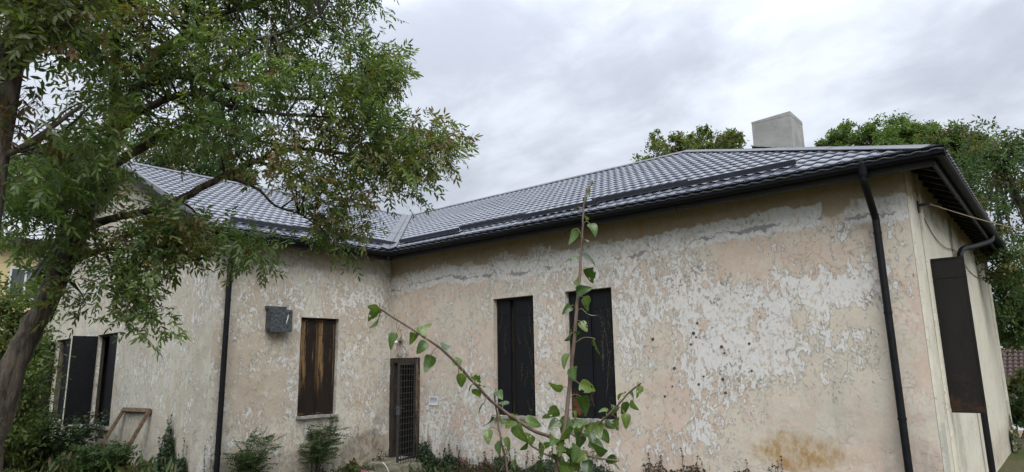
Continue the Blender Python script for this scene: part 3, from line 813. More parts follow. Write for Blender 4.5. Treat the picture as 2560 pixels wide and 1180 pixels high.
gp = [(0, .115), (0, .012), (.02, -.006), (.06, -.022), (.10, -.012), (.125, .015), (.132, .105), (.142, .115), (.146, .104), (.138, .09)]
def gutter(a, b_, out):
    b = MB(); b.extrude(gp, a, b_, out, (0, 0, 1)); b.extrude([(x*.94+.004, y+.004) for x, y in gp[:7]][::-1], a, b_, out, (0, 0, 1))
    return part(b, 'gutter', GUTTER)
gz = ZT-.115
gg = .135
gutter((EX+gg*.9+.0, -O_-.002, gz), (LB+O_+gg, -O_-.002, gz), (0, -1, 0))
gutter((LB+O_+.002, -O_-gg, gz), (LB+O_+.002, 2*W_+O_, gz), (1, 0, 0))
gutter(wing(O_+.002, -O_-.0, gz), wing(O_+.002, -LC-OG-.02, gz), wing(1, 0, 0))
b = MB(); e = wing(O_+.002, -LC-OG-.02, gz); b.poly([tuple(np.array(e)+np.array(wing(x, 0, 0))+np.array((0, 0, y))) for x, y in gp[:8]]); part(b, 'gutter_end_cap', GUTTER)

for (pts_, out) in (([(x, -O_-.002, gz) for x in (3.4, 6.6, 9.4)], (0, -1, 0)), ([(LB+O_+.002, y, gz) for y in (2.6, 5.6, 8.6)], (1, 0, 0)), ([wing(O_+.002, y, gz) for y in (-1.9,)], wing(1, 0, 0))):
    for q in pts_:
        al = Vector((out[1], -out[0], 0))*.035; b = MB(); b.extrude([(x*1.02-.001, y-.003 if y < .05 else y+.003) for x, y in gp], Vector(q)-al, Vector(q)+al, out, (0, 0, 1)); part(b, 'gutter_joint', GUTTER)
def downpipe(path, r_, brackets, walldir, outlet=None):
    b = MB(); b.tube(smooth_path(path, 6), r_, 14)
    dp = part(b, 'downpipe', PIPE, None, True)
    for z, (x, y) in brackets:
        b = MB()
        b.tube([(x, y, z-.016), (x, y, z+.016)], r_+.006, 14)
        b.tube([(x, y, z), (x+walldir[0]*.14, y+walldir[1]*.14, z)], .007, 5); b.build('pipe_bracket', PIPE, dp)
    if outlet:
        o_ = Vector(outlet); b = MB(); b.tube([o_+Vector((0, 0, .11)), o_+Vector((0, 0, .02)), o_+Vector((0, 0, -.10)), o_+Vector((0, 0, -.16))], [.078, .078, r_+.006, r_+.004], 14); b.build('gutter_outlet', GUTTER, dp, True)
    return dp
PR = .047
downpipe([(10.15, -O_-.07, 4.20), (10.15, -O_-.065, 4.06), (10.15, -.36, 3.93), (10.155, -.19, 3.74), (10.16, -.112, 3.62), (10.162, -.105, 3.45), (10.17, -.105, 2.0), (10.18, -.105, .2), (10.185, -.105, -.45)], PR,
         [(3.42, (10.162, -.105)), (2.35, (10.168, -.105)), (1.0, (10.175, -.105))], (0, 1), (10.15, -O_-.07, 4.26))
wp = lambda x, y, z: wing(x, y, z)
downpipe([wp(O_+.07, -3.62, 4.20), wp(O_+.065, -3.62, 4.06), wp(.36, -3.66, 3.97), wp(.19, -3.78, 3.87), wp(.115, -3.83, 3.80), wp(.105, -3.835, 3.66), wp(.105, -3.835, 2.0), wp(.105, -3.835, -.45)], .05,
         [(3.05, wp(.105, -3.835, 0)[:2]), (1.35, wp(.105, -3.835, 0)[:2]), (.28, wp(.105, -3.835, 0)[:2])], (-cP, -sP), wp(O_+.07, -3.62, 4.26))
downpipe([(LB+O_+.06, 6.6, 4.22), (LB+O_+.04, 6.35, 4.08), (LB+.25, 5.3, 3.86), (LB+.14, 4.6, 3.74), (LB+.105, 4.32, 3.62), (LB+.10, 4.25, 3.40), (LB+.10, 4.25, 2.0), (LB+.10, 4.25, -.45)], .05,
         [(3.2, (LB+.10, 4.25)), (.95, (LB+.10, 4.25))], (-1, 0))

# ------------------------------------------------------------------ things on the walls
t = empty('metal_box', wing(.0, -2.83, 2.5)); tag(t, 'grey galvanised metal box hung on the wing wall beside the brown shuttered window', 'metal box')
def tp(mb, name, m_, t, smooth=False):
    o = mb.build(name, m_, t, smooth); o.location = -t.location; return o
b = MB(); b.box(-.22, .22, .004, .15, 2.52, 2.93, lambda s, d, z: wing(d, -2.80+s, z)); tp(b, 'body', GALV, t)
b = MB(); b.box(-.20, .26, .152, .17, 2.48, 2.92, lambda s, d, z: wing(d, -2.80+s, z)); tp(b, 'cover', GALV, t)
b = MB(); b.box(-.25, .15, .01, .13, 2.932, 2.985, lambda s, d, z: wing(d, -2.80+s, z)); tp(b, 'top_flange', GALV, t)
b = MB(); tw_ = [(.18, 2.84), (.155, 2.80), (.145, 2.74), (.13, 2.69), (.135, 2.63), (.15, 2.70), (.165, 2.74), (.17, 2.79)]
b.poly([wing(.172, -2.80+s, z) for s, z in tw_]); tp(b, 'torn_label', simple('white_torn_film', (.75, .75, .74), .35, .1, 8), t)

t = empty('wall_lamp', (.385, 0, 2.3)); tag(t, 'small white bulb lamp on the plaster above the dark door', 'lamp')
b = MB(); b.tube([(.385, -.004, 2.33), (.385, -.05, 2.335), (.37, -.09, 2.33)], [.03, .018, .018], 8); tp(b, 'bracket', GALV, t)
b = MB(); b.tube([(.37, -.085, 2.33), (.362, -.10, 2.325), (.345, -.13, 2.315), (.33, -.155, 2.305), (.325, -.165, 2.302)], [.016, .026, .038, .026, .008], 10); tp(b, 'bulb', simple('white_glass', (.75, .74, .72), .25, .05), t, True)

def strand(b, p, q, r_, wig, n_=8, seed=0, sides=4):
    rs = random.Random(seed); p = Vector(p); q = Vector(q)
    pts = [p.lerp(q, i/n_)+Vector((rs.uniform(-1, 1), rs.uniform(-1, 1)*.25, rs.uniform(-1, 1)))*wig*(0 if i in (0, n_) else 1) for i in range(n_+1)]
    b.tube(pts, [r_*(1-.6*i/n_) for i in range(n_+1)], sides, False); return pts
def leaves_np(P, D, Nn, L, Wd, col, fold=.18, curl=.12):
    """simple 2-quad leaves: base points P, directions D, normals Nn"""
    n_ = len(P); D = D/np.linalg.norm(D, axis=1, keepdims=True)
    S = np.cross(D, Nn); S /= np.maximum(np.linalg.norm(S, axis=1, keepdims=True), 1e-6); Nn = np.cross(S, D)
    L = np.asarray(L).reshape(-1, 1)*np.ones((n_, 1)); Wd = np.asarray(Wd).reshape(-1, 1)*np.ones((n_, 1))
    v = np.stack([P, P+D*L*.36+S*Wd*.5-Nn*Wd*fold, P+D*L*.72+S*Wd*.36-Nn*(Wd*fold*.7+L*curl*.5), P+D*L-Nn*L*curl,
                  P+D*L*.72-S*Wd*.36-Nn*(Wd*fold*.7+L*curl*.5), P+D*L*.36-S*Wd*.5-Nn*Wd*fold], 1).reshape(-1, 3)
    i = np.arange(n_)[:, None]*6
    f = np.concatenate([i+np.array([[0, 1, 2, 3]]), i+np.array([[0, 3, 4, 5]])], 0)
    return v, f, np.repeat(col, 6, 0)
def np_mesh(name, chunks):
    V, F, C = [], [], []; off = 0
    for v, f, c in chunks: V.append(v); F.append(f+off); C.append(c); off += len(v)
    V = np.concatenate(V); F = np.concatenate(F); C = np.concatenate(C)
    me = bpy.data.meshes.new(name)
    me.vertices.add(len(V)); me.vertices.foreach_set('co', V.astype(np.float32).ravel())
    me.loops.add(F.size); me.loops.foreach_set('vertex_index', F.astype(np.int32).ravel())
    me.polygons.add(len(F)); me.polygons.foreach_set('loop_start', np.arange(0, F.size, 4, dtype=np.int32)); me.polygons.foreach_set('loop_total', np.full(len(F), 4, np.int32))
    me.update(calc_edges=True); me.validate()
    at_ = me.color_attributes.new('tint', 'FLOAT_COLOR', 'POINT')
    at_.data.foreach_set('color', np.concatenate([C, np.ones((len(C), 1))], 1).astype(np.float32).ravel())
    return me
def randdir(n_): v = rng.normal(size=(n_, 3)); return v/np.linalg.norm(v, axis=1, keepdims=True)
def compound(P, D, L, pairs, ll, lw, col, jit=.25, droop=.35):
    """pinnate leaves: rachis from P along D with leaflet pairs and an end leaflet"""
    n_ = len(P); D = D/np.linalg.norm(D, axis=1, keepdims=True)
    upv = np.tile(np.array([[0, 0, 1.]]), (n_, 1))+rng.normal(size=(n_, 3))*.45
    S = np.cross(D, upv); S /= np.linalg.norm(S, axis=1, keepdims=True); Nn = np.cross(S, D)
    L = np.asarray(L).reshape(-1, 1)*np.ones((n_, 1)); out = []
    sc = (L/L.mean())
    for k in range(pairs):
        t = .30+.62*k/max(1, pairs-1) if pairs > 1 else .6
        base = P+D*L*t; base[:, 2] -= (L[:, 0]*t*t*droop*.5)
        for sg in (-1, 1):
            d = D*.62+S*sg*.80+rng.normal(size=(n_, 3))*jit; d[:, 2] -= droop
            c_ = col*rng.uniform(.85, 1.15, (n_, 1))
            out.append(leaves_np(base, d, Nn+rng.normal(size=(n_, 3))*.3, ll*sc*rng.uniform(.8, 1.1, (n_, 1)), lw*sc, c_))
    base = P+D*L; base[:, 2] -= L[:, 0]*droop*.5
    d = D+rng.normal(size=(n_, 3))*jit*.6; d[:, 2] -= droop
    out.append(leaves_np(base, d, Nn, ll*sc*1.1, lw*sc, col))
    # rachis as a thin blade
    tip = P+D*L; tip[:, 2] -= L[:, 0]*droop*.5
    q = np.stack([P-Nn*.0015, tip-Nn*.001, tip+Nn*.001, P+Nn*.0015], 1).reshape(-1, 3)
    i = np.arange(n_)[:, None]*4
    out.append((q, i+np.array([[0, 1, 2, 3]]), np.repeat(col*.9, 4, 0)))
    return out

# dry vine round the lamp and on the shutters
t = empty('dry_vine', (.4, 0, 2.0)); tag(t, 'dead brown vine tangle clinging to the plaster above the dark door', 'dry vine')
b = MB(); pts = strand(b, (.15, -.012, 2.95), (.42, -.02, 2.35), .006, .05, 8, 4)
for k in range(16):
    strand(b, (.40+rnd.uniform(-.06, .06), -.02, 2.35+rnd.uniform(-.15, .15)), (.40+rnd.uniform(-.28, .28), -.015, 2.3+rnd.uniform(-.33, .25)), .004, .03, 5, k)
for k in range(12):
    strand(b, (.35+rnd.uniform(-.15, .25), -.012, 2.0), (.35+rnd.uniform(-.25, .35), -.02, 2.02+rnd.uniform(.02, .14)), .004, .03, 4, 40+k)
tp(b, 'stem', STRAW, t)
t = empty('dry_vine', (1.0, 0, -.2)); tag(t, 'dead brown vine strands hanging down the right jamb of the door', 'dry vine')
b = MB()
for k in range(22):
    x = .96+rnd.uniform(-.05, .06); strand(b, (x, -.03, 1.95-rnd.uniform(0, .5)), (x+rnd.uniform(-.05, .05), -.03, -.15+rnd.uniform(0, 1.0)), .0045, .03, 10, 60+k)
tp(b, 'stem', STRAW, t)
DRY = simple('pale_dry_tendril', (.17, .15, .115), .9, .4, 9)
for wi, (o_, lab) in enumerate(zip(WIN_B, ('thin dry tendrils on the black shutters nearest the door', 'thin dry tendrils on the black shutters behind the sapling'))):
    t = empty('dry_vine', (o_[0], -.0, o_[2])); tag(t, lab, 'dry vine')
    b = MB(); rs = random.Random(wi+5)
    for k in range(16 if wi else 12):
        x = o_[0]+.06+rs.random()*(o_[1]-o_[0]-.14); zt = o_[2]+.3+rs.random()*1.8
        if k < 7: x = o_[1]-.07-rs.random()*.10*(2 if wi else 1)
        L = rs.uniform(.25, .75)
        pts = strand(b, (x, -.0+.094, zt-L), (x+rs.uniform(-.16, .12), .092, zt), .0016, .02, 7, 100+wi*50+k, 3)
        for q in pts[1:]:
            if rs.random() < .8: strand(b, q, Vector(q)+Vector((rs.uniform(-.07, .07), .0, rs.uniform(-.04, .06))), .0016, .006, 3, rs.randint(0, 9999), 3)
    tp(b, 'stem', DRY, t)

# notice sheet
t = empty('paper_notice', (1.45, 0, 1.0)); tag(t, 'white printed paper sheet stuck on the plaster right of the door', 'paper notice')
b = MB()
for i in range(6):
    s0, s1 = 1.31+.28*i/6, 1.31+.28*(i+1)/6; f_ = lambda s: -.006-.008*abs(math.sin((s-1.3)*9))
    b.poly([(s0, f_(s0), .965), (s1, f_(s1), .965), (s1+.006, f_(s1)-.001, 1.155), (s0+.006, f_(s0)-.001, 1.155)])
tp(b, 'sheet', simple('white_paper', (.68, .68, .71), .8, .06, 4), t)
b = MB()
rs = random.Random(2)
for zz, l_, hh in ((1.137, .5, .006), (1.112, .8, .011), (1.098, .72, .006), (1.082, .8, .010), (1.066, .75, .006), (1.046, .8, .010), (1.014, .7, .005)):
    s0 = 1.345-.12*(l_-.8)+.006
    b.poly([(s0, -.0165, zz), (s0+.22*l_/.8, -.0165, zz), (s0+.22*l_/.8, -.0165, zz+hh), (s0, -.0165, zz+hh)])
tp(b, 'print', simple('grey_print', (.30, .30, .36), .8, .1, 4), t)

# service cable and the wire on the end wall
t = empty('service_cable', (LB, .82, 3.9)); tag(t, 'overhead cable leaving a small bracket on the end wall beside the roof overhang', 'cable')
b = MB(); b.box(LB+.003, LB+.16, .80, .84, 3.88, 3.92); b.box(LB+.003, LB+.02, .78, .86, 3.80, 3.96); tp(b, 'bracket', BARM, t)
e0 = Vector((LB+.15, .82, 3.9)); e1 = Vector(at(2760, 590, 24))
b = MB(); b.tube([e0.lerp(e1, k/24)-Vector((0, 0, 1))*(.55*4*(k/24)*(1-k/24)*.35) for k in range(25)], .009, 6); tp(b, 'wire', simple('tan_cable_sheath', (.26, .20, .13), .6, .2), t)
b = MB(); b.tube(smooth_path([(LB+.012, .84, 3.86), (LB+.012, 2.0, 3.62), (LB+.02, 3.1, 3.58), (LB+.02, 4.6, 3.70), (LB+.012, 6.4, 3.52), (LB+.012, 8.4, 3.55), (LB+.05, 10.2, 3.75)], 5), .006, 5); tp(b, 'wall_wire', BARM, t)

# wooden frame leaning on the gable wall
t = empty('wooden_frame', wing(-3.6, -LC-.3, -.4)); tag(t, 'empty brown wooden window frame leaning on the shaded gable wall', 'wooden frame')
FRW = simple('rotten_brown_frame_wood', (.115, .070, .040), .85, .6, 6, .004, stretch=(2, 2, 2), col2=(.045, .034, .025))
A, B_ = np.array(wing(-4.28, -LC-.05, .93)), np.array(wing(-2.72, -LC-.05, .955))
A0, B0 = np.array(wing(-4.15, -LC-.78, -.42)), np.array(wing(-2.62, -LC-.75, -.42))
nb_ = unit(np.cross(B_-A, A0-A))
for (p, q) in ((A, A0), (B_, B0)):
    b = MB(); b.bar(p, q, .085, .06, tuple(nb_)); tp(b, 'stile', FRW, t)
for (p, q) in ((A, B_), (A0, B0)):
    d = unit(q-p); b = MB(); b.bar(p-d*.043, q+d*.043, .085, .064, tuple(nb_)); tp(b, 'rail', FRW, t)

# ------------------------------------------------------------------ the big ash tree, trunk about 8 m from the camera
def inside(poly, x, y):
    c = False; j = len(poly)-1
    for i in range(len(poly)):
        xi, yi = poly[i]; xj, yj = poly[j]
        if (yi > y) != (yj > y) and x < (xj-xi)*(y-yi)/(yj-yi)+xi: c = not c
        j = i
    return c
def limb(pts):
    """pts: (px, py, distance, radius) -> smoothed points and radii"""
    raw = [np.append(at(p[0], p[1], p[2]), p[3]) for p in pts]
    sm = smooth_path(raw, 5)
    return [s[:3] for s in sm], [max(.004, s[3]) for s in sm]

ash = empty('ash_tree', at(-70, 1300, 8.1)); ash.location.z = ground_z(ash.location.x, ash.location.y)
tag(ash, 'large leaning ash tree with browning leaves in front of the gable wall', 'tree')
LIMBS = [
 [(-110, 1480, 8.1, .19), (-70, 1270, 8.1, .165), (2, 1010, 8.0, .138), (60, 862, 8.0, .124), (126, 730, 7.95, .118), (183, 610, 7.9, .11), (232, 470, 7.85, .104), (262, 385, 7.8, .10)],
 [(262, 400, 7.8, .092), (305, 315, 7.7, .082), (340, 220, 7.6, .075), (400, 130, 7.4, .075), (470, 100, 7.2, .05), (560, 100, 7.0, .035), (680, 90, 6.8, .02), (800, 40, 6.7, .012)],
 [(265, 395, 7.85, .075), (283, 300, 7.9, .066), (286, 190, 8.0, .058), (291, 70, 8.1, .06), (293, -80, 8.2, .05), (300, -260, 8.3, .03)],
 [(268, 415, 7.8, .075), (340, 378, 7.9, .06), (430, 330, 8.0, .05), (540, 300, 8.1, .038), (640, 350, 8.2, .025), (760, 370, 8.2, .015), (860, 400, 8.2, .008)],
 [(200, 580, 7.9, .062), (245, 558, 7.8, .058), (300, 542, 7.7, .055), (390, 522, 7.6, .052), (460, 492, 7.55, .056), (560, 440, 7.5, .048), (640, 403, 7.5, .042), (740, 372, 7.5, .030), (880, 385, 7.5, .022), (990, 380, 7.5, .014), (1090, 370, 7.5, .008)],
 [(178, 655, 7.9, .05), (215, 640, 7.8, .042), (262, 622, 7.7, .035), (350, 632, 7.6, .026), (410, 638, 7.5, .02), (480, 652, 7.45, .016), (560, 628, 7.4, .012), (640, 600, 7.4, .008)],
 [(345, 215, 7.6, .07), (440, 190, 7.7, .055), (560, 215, 7.9, .045), (680, 240, 8.0, .035), (800, 245, 8.1, .025), (920, 210, 8.2, .014), (1000, 175, 8.3, .008)],
 [(320, 290, 7.7, .06), (400, 255, 7.5, .05), (480, 235, 7.3, .04), (620, 275, 7.2, .03), (780, 290, 7.1, .02), (900, 300, 7.1, .012), (980, 320, 7.1, .008)],
 [(420, 118, 7.35, .05), (510, 50, 7.5, .042), (620, 15, 7.7, .034), (760, -30, 7.9, .026), (880, -20, 8.0, .016), (950, 10, 8.1, .008)],
 [(560, 440, 7.5, .03), (640, 470, 7.5, .022), (690, 515, 7.5, .016), (760, 540, 7.4, .012), (820, 590, 7.4, .008), (850, 640, 7.4, .005)],
 [(640, 403, 7.5, .028), (720, 430, 7.6, .02), (800, 470, 7.6, .015), (870, 500, 7.6, .01), (920, 480, 7.6, .006)],
 [(245, 440, 7.85, .04), (200, 405, 7.7, .03), (120, 385, 7.5, .022), (50, 380, 7.3, .014), (-20, 400, 7.2, .008)],
 [(215, 520, 7.9, .035), (160, 500, 7.7, .026), (90, 520, 7.5, .016), (30, 560, 7.4, .008)],
 [(288, 200, 8.0, .045), (220, 130, 7.9, .035), (150, 90, 7.7, .024), (90, 60, 7.6, .012)],
 [(291, 60, 8.1, .04), (360, -20, 7.9, .03), (470, -90, 7.8, .02), (600, -120, 7.7, .01)],
 [(262, 622, 7.7, .02), (285, 680, 7.5, .014), (330, 740, 7.4, .010), (380, 790, 7.4, .006)],
 [(150, 690, 7.9, .03), (175, 705, 7.7, .02), (200, 730, 7.6, .012), (215, 760, 7.5, .006)],
 [(620, 15, 7.7, .03), (680, -60, 7.7, .02), (720, -160, 7.7, .012), (760, -260, 7.7, .008)],
 [(760, -30, 7.9, .02), (840, -90, 8, .014), (900, -200, 8, .008)],
 [(470, -90, 7.8, .02), (500, -180, 7.8, .014), (560, -280, 7.8, .008)],
 [(880, 385, 7.5, .012), (940, 430, 7.5, .009), (1000, 465, 7.5, .005)],
]
nodes = []
b = MB()
for li, L_ in enumerate(LIMBS):
    P_, r_ = limb(L_); r_ = [q*(.87 if li == 0 else .78) for q in r_]
    rs = random.Random(li)
    P_ = [Vector(p)+Vector((rs.uniform(-1, 1), rs.uniform(-1, 1), rs.uniform(-1, 1)))*rr*.16 for p, rr in zip(P_, r_)]
    b.tube(P_, r_, 14 if li == 0 else (8 if r_[0] > .05 else 6))
    start = 22 if li == 0 else 3
    nodes += [(np.array(p), rr) for p, rr in zip(P_[start:], r_[start:])]
b.build('trunk', BARK, ash, True).location = -ash.location
NP = np.array([q[0] for q in nodes])

CROWN = [(20, -320), (1000, -320), (1010, -60), (975, 12), (925, 40), (930, 80), (945, 135), (1028, 150), (1030, 172), (985, 205), (985, 252), (955, 275), (1010, 300), (1000, 332), (1078, 335),
         (1138, 318), (1148, 350), (1128, 370), (1150, 395), (1100, 420), (1045, 440), (1040, 488), (985, 498), (955, 470), (925, 505), (900, 550), (870, 585), (880, 640), (860, 672), (818, 655), (825, 610), (760, 590), (700, 575),
         (690, 520), (660, 478), (600, 455), (560, 430), (480, 418), (400, 395), (330, 395), (300, 430), (300, 520), (380, 520), (470, 530), (500, 560), (545, 580), (600, 575), (655, 612), (645, 650), (600, 652), (560, 620), (520, 640), (470, 668), (410, 640),
         (395, 700), (360, 735), (420, 775), (412, 838), (365, 832), (330, 805), (290, 770), (320, 740), (265, 690), (235, 720), (215, 785), (170, 775), (130, 720), (70, 690), (40, 620), (-40, 600), (-60, 380), (20, 372), (150, 345), (190, 290), (205, 250), (190, 190), (90, 150), (40, 130), (0, 60), (-60, 60), (-60, -320)]
HOLES = [[(560, 10), (600, 0), (600, 30), (570, 40)], [(600, 215), (640, 205), (650, 235), (610, 245)], [(640, 320), (700, 325), (690, 350), (650, 345)], [(895, 455), (930, 440), (935, 470), (905, 480)],
         [(660, 360), (700, 380), (690, 410), (655, 395)], [(425, 115), (480, 120), (470, 150), (430, 160)], [(0, 470), (70, 480), (80, 560), (0, 560)]]
centres = []
tries = 0
rs = random.Random(21)
while len(centres) < 540 and tries < 60000:
    tries += 1
    x, y = rs.uniform(-60, 1160), rs.uniform(-320, 845)
    if not all(inside(CROWN, x+dx, y+dy) for dx, dy in ((0, 0), (38, 0), (-30, 0), (0, 62), (0, -20))) or any(inside(h, x, y-20) for h in HOLES): continue
    if y > 520 and rs.random() < .45: continue
    if 380 < y < 1000 and abs(x-(262-(y-385)*.55)) < 60 and rs.random() < .85: continue
    if x < 250 and y > 380 and rs.random() < .35: continue
    if 290 < x < 520 and 400 < y < 600 and rs.random() < .55: continue
    d = 7.55+rs.gauss(0, .55)
    if y > 480: d = 7.45+rs.gauss(0, .3)
    d = min(9.0, max(6.3, d))
    centres.append((x, y, d))
for (x0, x1, y0, y1, k_) in ((1030, 1150, 325, 425, 34), (900, 1060, 330, 480, 34), (930, 1030, 150, 200, 12), (860, 985, 10, 120, 16), (790, 900, 500, 660, 26), (840, 985, 190, 300, 16), (560, 650, 585, 650, 10), (370, 500, 530, 640, 16), (320, 415, 740, 830, 13), (275, 400, 610, 720, 14), (40, 200, 400, 640, 16), (235, 320, 420, 520, 9), (590, 660, 590, 650, 9), (480, 560, 630, 665, 5), (360, 500, 530, 630, 14), (130, 215, 690, 780, 8)):
    for _ in range(k_):
        x, y = rs.uniform(x0, x1), rs.uniform(y0, y1)
        if all(inside(CROWN, x+dx, y+dy) for dx, dy in ((0, 0), (12, 0), (-12, 0), (0, 22))): centres.append((x, y, 7.5+rs.gauss(0, .25)))
chunks = []; tw = MB()
greenA = np.array([[.072, .118, .040]]); greenB = np.array([[.118, .165, .048]]); yell = np.array([[.150, .150, .040]]); brown = np.array([[.175, .098, .040]])
for ci, (x, y, d) in enumerate(centres):
    c = at(x, y, d)
    j = int(np.argmin(((NP-c)**2).sum(1))); s = NP[j]
    dist = np.linalg.norm(c-s)
    if dist > .12:
        mid = (s+c)/2+np.array([rs.uniform(-.1, .1), rs.uniform(-.1, .1), .12*dist])
        pts = smooth_path([s, mid, c], 4); tw.tube(pts, [max(.0035, min(nodes[j][1], .016)*(1-.8*k/8)) for k in range(9)], 5, False)
    nl = rs.randint(11, 16)
    out = (c-s)/max(dist, .05)
    base = c+rng.normal(size=(nl, 3))*np.array([.11, .11, .09])
    D = rng.normal(size=(nl, 3))*.72+out*.45; D[:, 2] -= .10
    # autumn colour comes in sprays, mostly on the low right boughs
    br = .05+.50*max(0, min(1, (x-560)/350))*max(0, 1-abs(y-400)/230)+(.18 if y > 560 else 0)+(.25 if (y < 60 and x < 600) else 0)
    k = rs.random()
    hue = greenA*(1-k)+greenB*k
    if rs.random() < br: hue = hue*.35+(brown if rs.random() < .55 else yell)*.65
    elif rs.random() < .22: hue = hue*.6+yell*.4
    col = hue*rng.uniform(.75, 1.25, (nl, 1))
    one = rng.random((nl, 1)) < .025
    col = np.where(one, brown*rng.uniform(.7, 1.2, (nl, 1)), col)
    chunks += compound(base, D, rng.uniform(.14, .29, nl), 4, .074, .021, col, .28, .32)
o = tw.build('twigs', TWIG, ash); o.location = -ash.location; tag(o, kind='stuff')
cr = link('crown', np_mesh('crown', chunks), LEAF, ash); cr.location = -ash.location; tag(cr, kind='stuff')

# second tree cut by the left edge
t2 = empty('ash_tree', at(-60, 1300, 6.3)); t2.location.z = ground_z(t2.location.x, t2.location.y)
tag(t2, 'dark trunk and sparse branches of another ash tree cut by the left edge', 'tree')
b = MB()
L2 = [[(-130, 1500, 6.3, .20), (-100, 900, 6.3, .17), (-40, 480, 6.3, .13), (0, 290, 6.3, .105), (20, 180, 6.3, .10), (42, 80, 6.3, .09), (58, -60, 6.3, .08), (80, -300, 6.3, .05)],
      [(-60, 450, 6.3, .03), (5, 394, 6.25, .026), (60, 365, 6.2, .023), (130, 318, 6.1, .018), (205, 262, 6.0, .012)],
      [(40, 100, 6.3, .05), (90, 95, 6.2, .035), (140, 70, 6.1, .025), (200, 30, 6.0, .016), (260, -30, 6.0, .008)],
      [(30, 150, 6.3, .03), (70, 105, 6.2, .022), (120, 92, 6.1, .014), (170, 60, 6.1, .008)]]
n2 = []
for L_ in L2:
    P_, r_ = limb(L_); b.tube(P_, r_, 10); n2 += [(np.array(p), rr) for p, rr in zip(P_, r_)]
b.build('trunk', BARK, t2, True).location = -t2.location
b = MB(); rs = random.Random(9)
for k in range(16):      # bare twigs
    x0, y0 = rs.uniform(0, 60), rs.uniform(270, 370); p = at(x0, y0, 6.2)
    q = at(x0+rs.uniform(30, 110), y0-rs.uniform(-30, 60), 6.1); strand(b, p, q, .005, .03, 7, k)
for k in range(10):
    s = n2[rs.randint(41, 60)][0]; q = s+np.array([rs.uniform(-.15, .2), rs.uniform(-.1, .1), rs.uniform(.05, .3)]); strand(b, s, q, .0045, .02, 5, 200+k)
o = b.build('twigs', TWIG, t2); o.location = -t2.location; tag(o, kind='stuff')
N2 = np.array([q[0] for q in n2]); chunks = []; b = MB()
spots = [(rs.uniform(-20, 230), rs.uniform(-120, 90), 6.1+rs.uniform(-.3, .3)) for _ in range(52)]+[(rs.uniform(-20, 55), rs.uniform(180, 330), 6.2) for _ in range(12)]+[(150, 300, 6.1), (180, 290, 6.05), (120, 335, 6.1), (60, 240, 6.2), (85, 215, 6.2)]
for (x, y, d) in spots:
    c = at(x, y, d); j = int(np.argmin(((N2-c)**2).sum(1))); strand(b, N2[j], c, .008, .03, 6, int(x*7+y))
    nl = rs.randint(5, 10) if y < 100 else rs.randint(2, 4)
    base = c+rng.normal(size=(nl, 3))*.1; D = rng.normal(size=(nl, 3))*.7; D[:, 2] -= .3
    hue = (greenA*.6+yell*.4) if rs.random() < .85 else brown*.7
    chunks += compound(base, D, rng.uniform(.15, .24, nl), 3, .085, .027, hue*rng.uniform(.6, 1.1, (nl, 1)), .28, .38)
o = b.build('branchlets', TWIG, t2); o.location = -t2.location; tag(o, kind='stuff')
cr = link('crown', np_mesh('crown', chunks), LEAF, t2); cr.location = -t2.location; tag(cr, kind='stuff')

# ------------------------------------------------------------------ young pear sapling about 2 m from the camera
sap = empty('pear_sapling', at(1392, 1330, 2.2)); sap.location.z = ground_z(sap.location.x, sap.location.y)
tag(sap, 'young pear sapling with glossy round leaves in front of the long wall', 'sapling')
STEMS = [
 [(1380, 2150, 2.2, .016), (1386, 1500, 2.2, .0155), (1391, 1190, 2.2, .0145), (1402, 1120, 2.2, .013), (1414, 1055, 2.2, .011), (1424, 960, 2.2, .010), (1434, 860, 2.2, .0095), (1443, 760, 2.2, .0085), (1450, 670, 2.2, .0075), (1455, 590, 2.2, .006), (1458, 530, 2.2, .005), (1464, 492, 2.2, .004), (1477, 462, 2.2, .0025)],
 [(1402, 1115, 2.2, .009), (1375, 1092, 2.17, .009), (1325, 1072, 2.12, .0085), (1240, 1012, 2.05, .0075), (1175, 945, 2.0, .0068), (1115, 882, 1.95, .006), (1050, 836, 1.9, .0048), (985, 795, 1.87, .0035), (948, 770, 1.85, .0025)],
 [(1412, 1070, 2.2, .006), (1445, 1092, 2.18, .0055), (1484, 1070, 2.15, .005), (1536, 1022, 2.1, .0045), (1572, 982, 2.08, .0035), (1602, 958, 2.05, .002)],
 [(1402, 1130, 2.2, .005), (1450, 1136, 2.15, .0045), (1500, 1146, 2.1, .0035), (1548, 1152, 2.08, .002)],
 [(1400, 1150, 2.2, .005), (1372, 1140, 2.17, .004), (1350, 1128, 2.15, .003), (1325, 1112, 2.12, .002)],
 [(1285, 1500, 2.3, .007), (1270, 1190, 2.28, .006), (1256, 1120, 2.27, .0055), (1246, 1060, 2.26, .005), (1240, 1020, 2.25, .0042), (1236, 985, 2.24, .003)],
]
b = MB(); sn = []
for L_ in STEMS:
    P_, r_ = limb(L_)
    rs = random.Random(len(sn)); b.tube([Vector(p)+Vector((rs.uniform(-1, 1), rs.uniform(-1, 1), 0))*.0012 for p in P_], [max(.0018, x*.95) for x in (L_[0][3],)*0] or [max(.0013, q*.64) for q in r_], 9)
    sn += P_
b.build('stem', SAPB, sap, True).location = -sap.location
SN = np.array(sn); SPX = np.array([project(p) for p in sn])
pm, n = mat('pear_leaf')
a_ = n.n('ShaderNodeVertexColor', {'layer_name': 'tint'}).outputs[0]
oi = n.n('ShaderNodeObjectInfo').outputs['Random']
hs = n.n('ShaderNodeHueSaturation', None, Hue=n.m('MULTIPLY_ADD', oi, -.045, .515), Saturation=1.0, Value=n.m('MULTIPLY_ADD', oi, .80, .50), Color=a_).outputs[0]
p_ = n.bsdf(hs, .33, None, Specular_IOR_Level=.5)
tr = n.n('ShaderNodeBsdfTranslucent', None, Color=n.mix(1., hs, (1.6, 1.8, .7), 'MULTIPLY')).outputs[0]
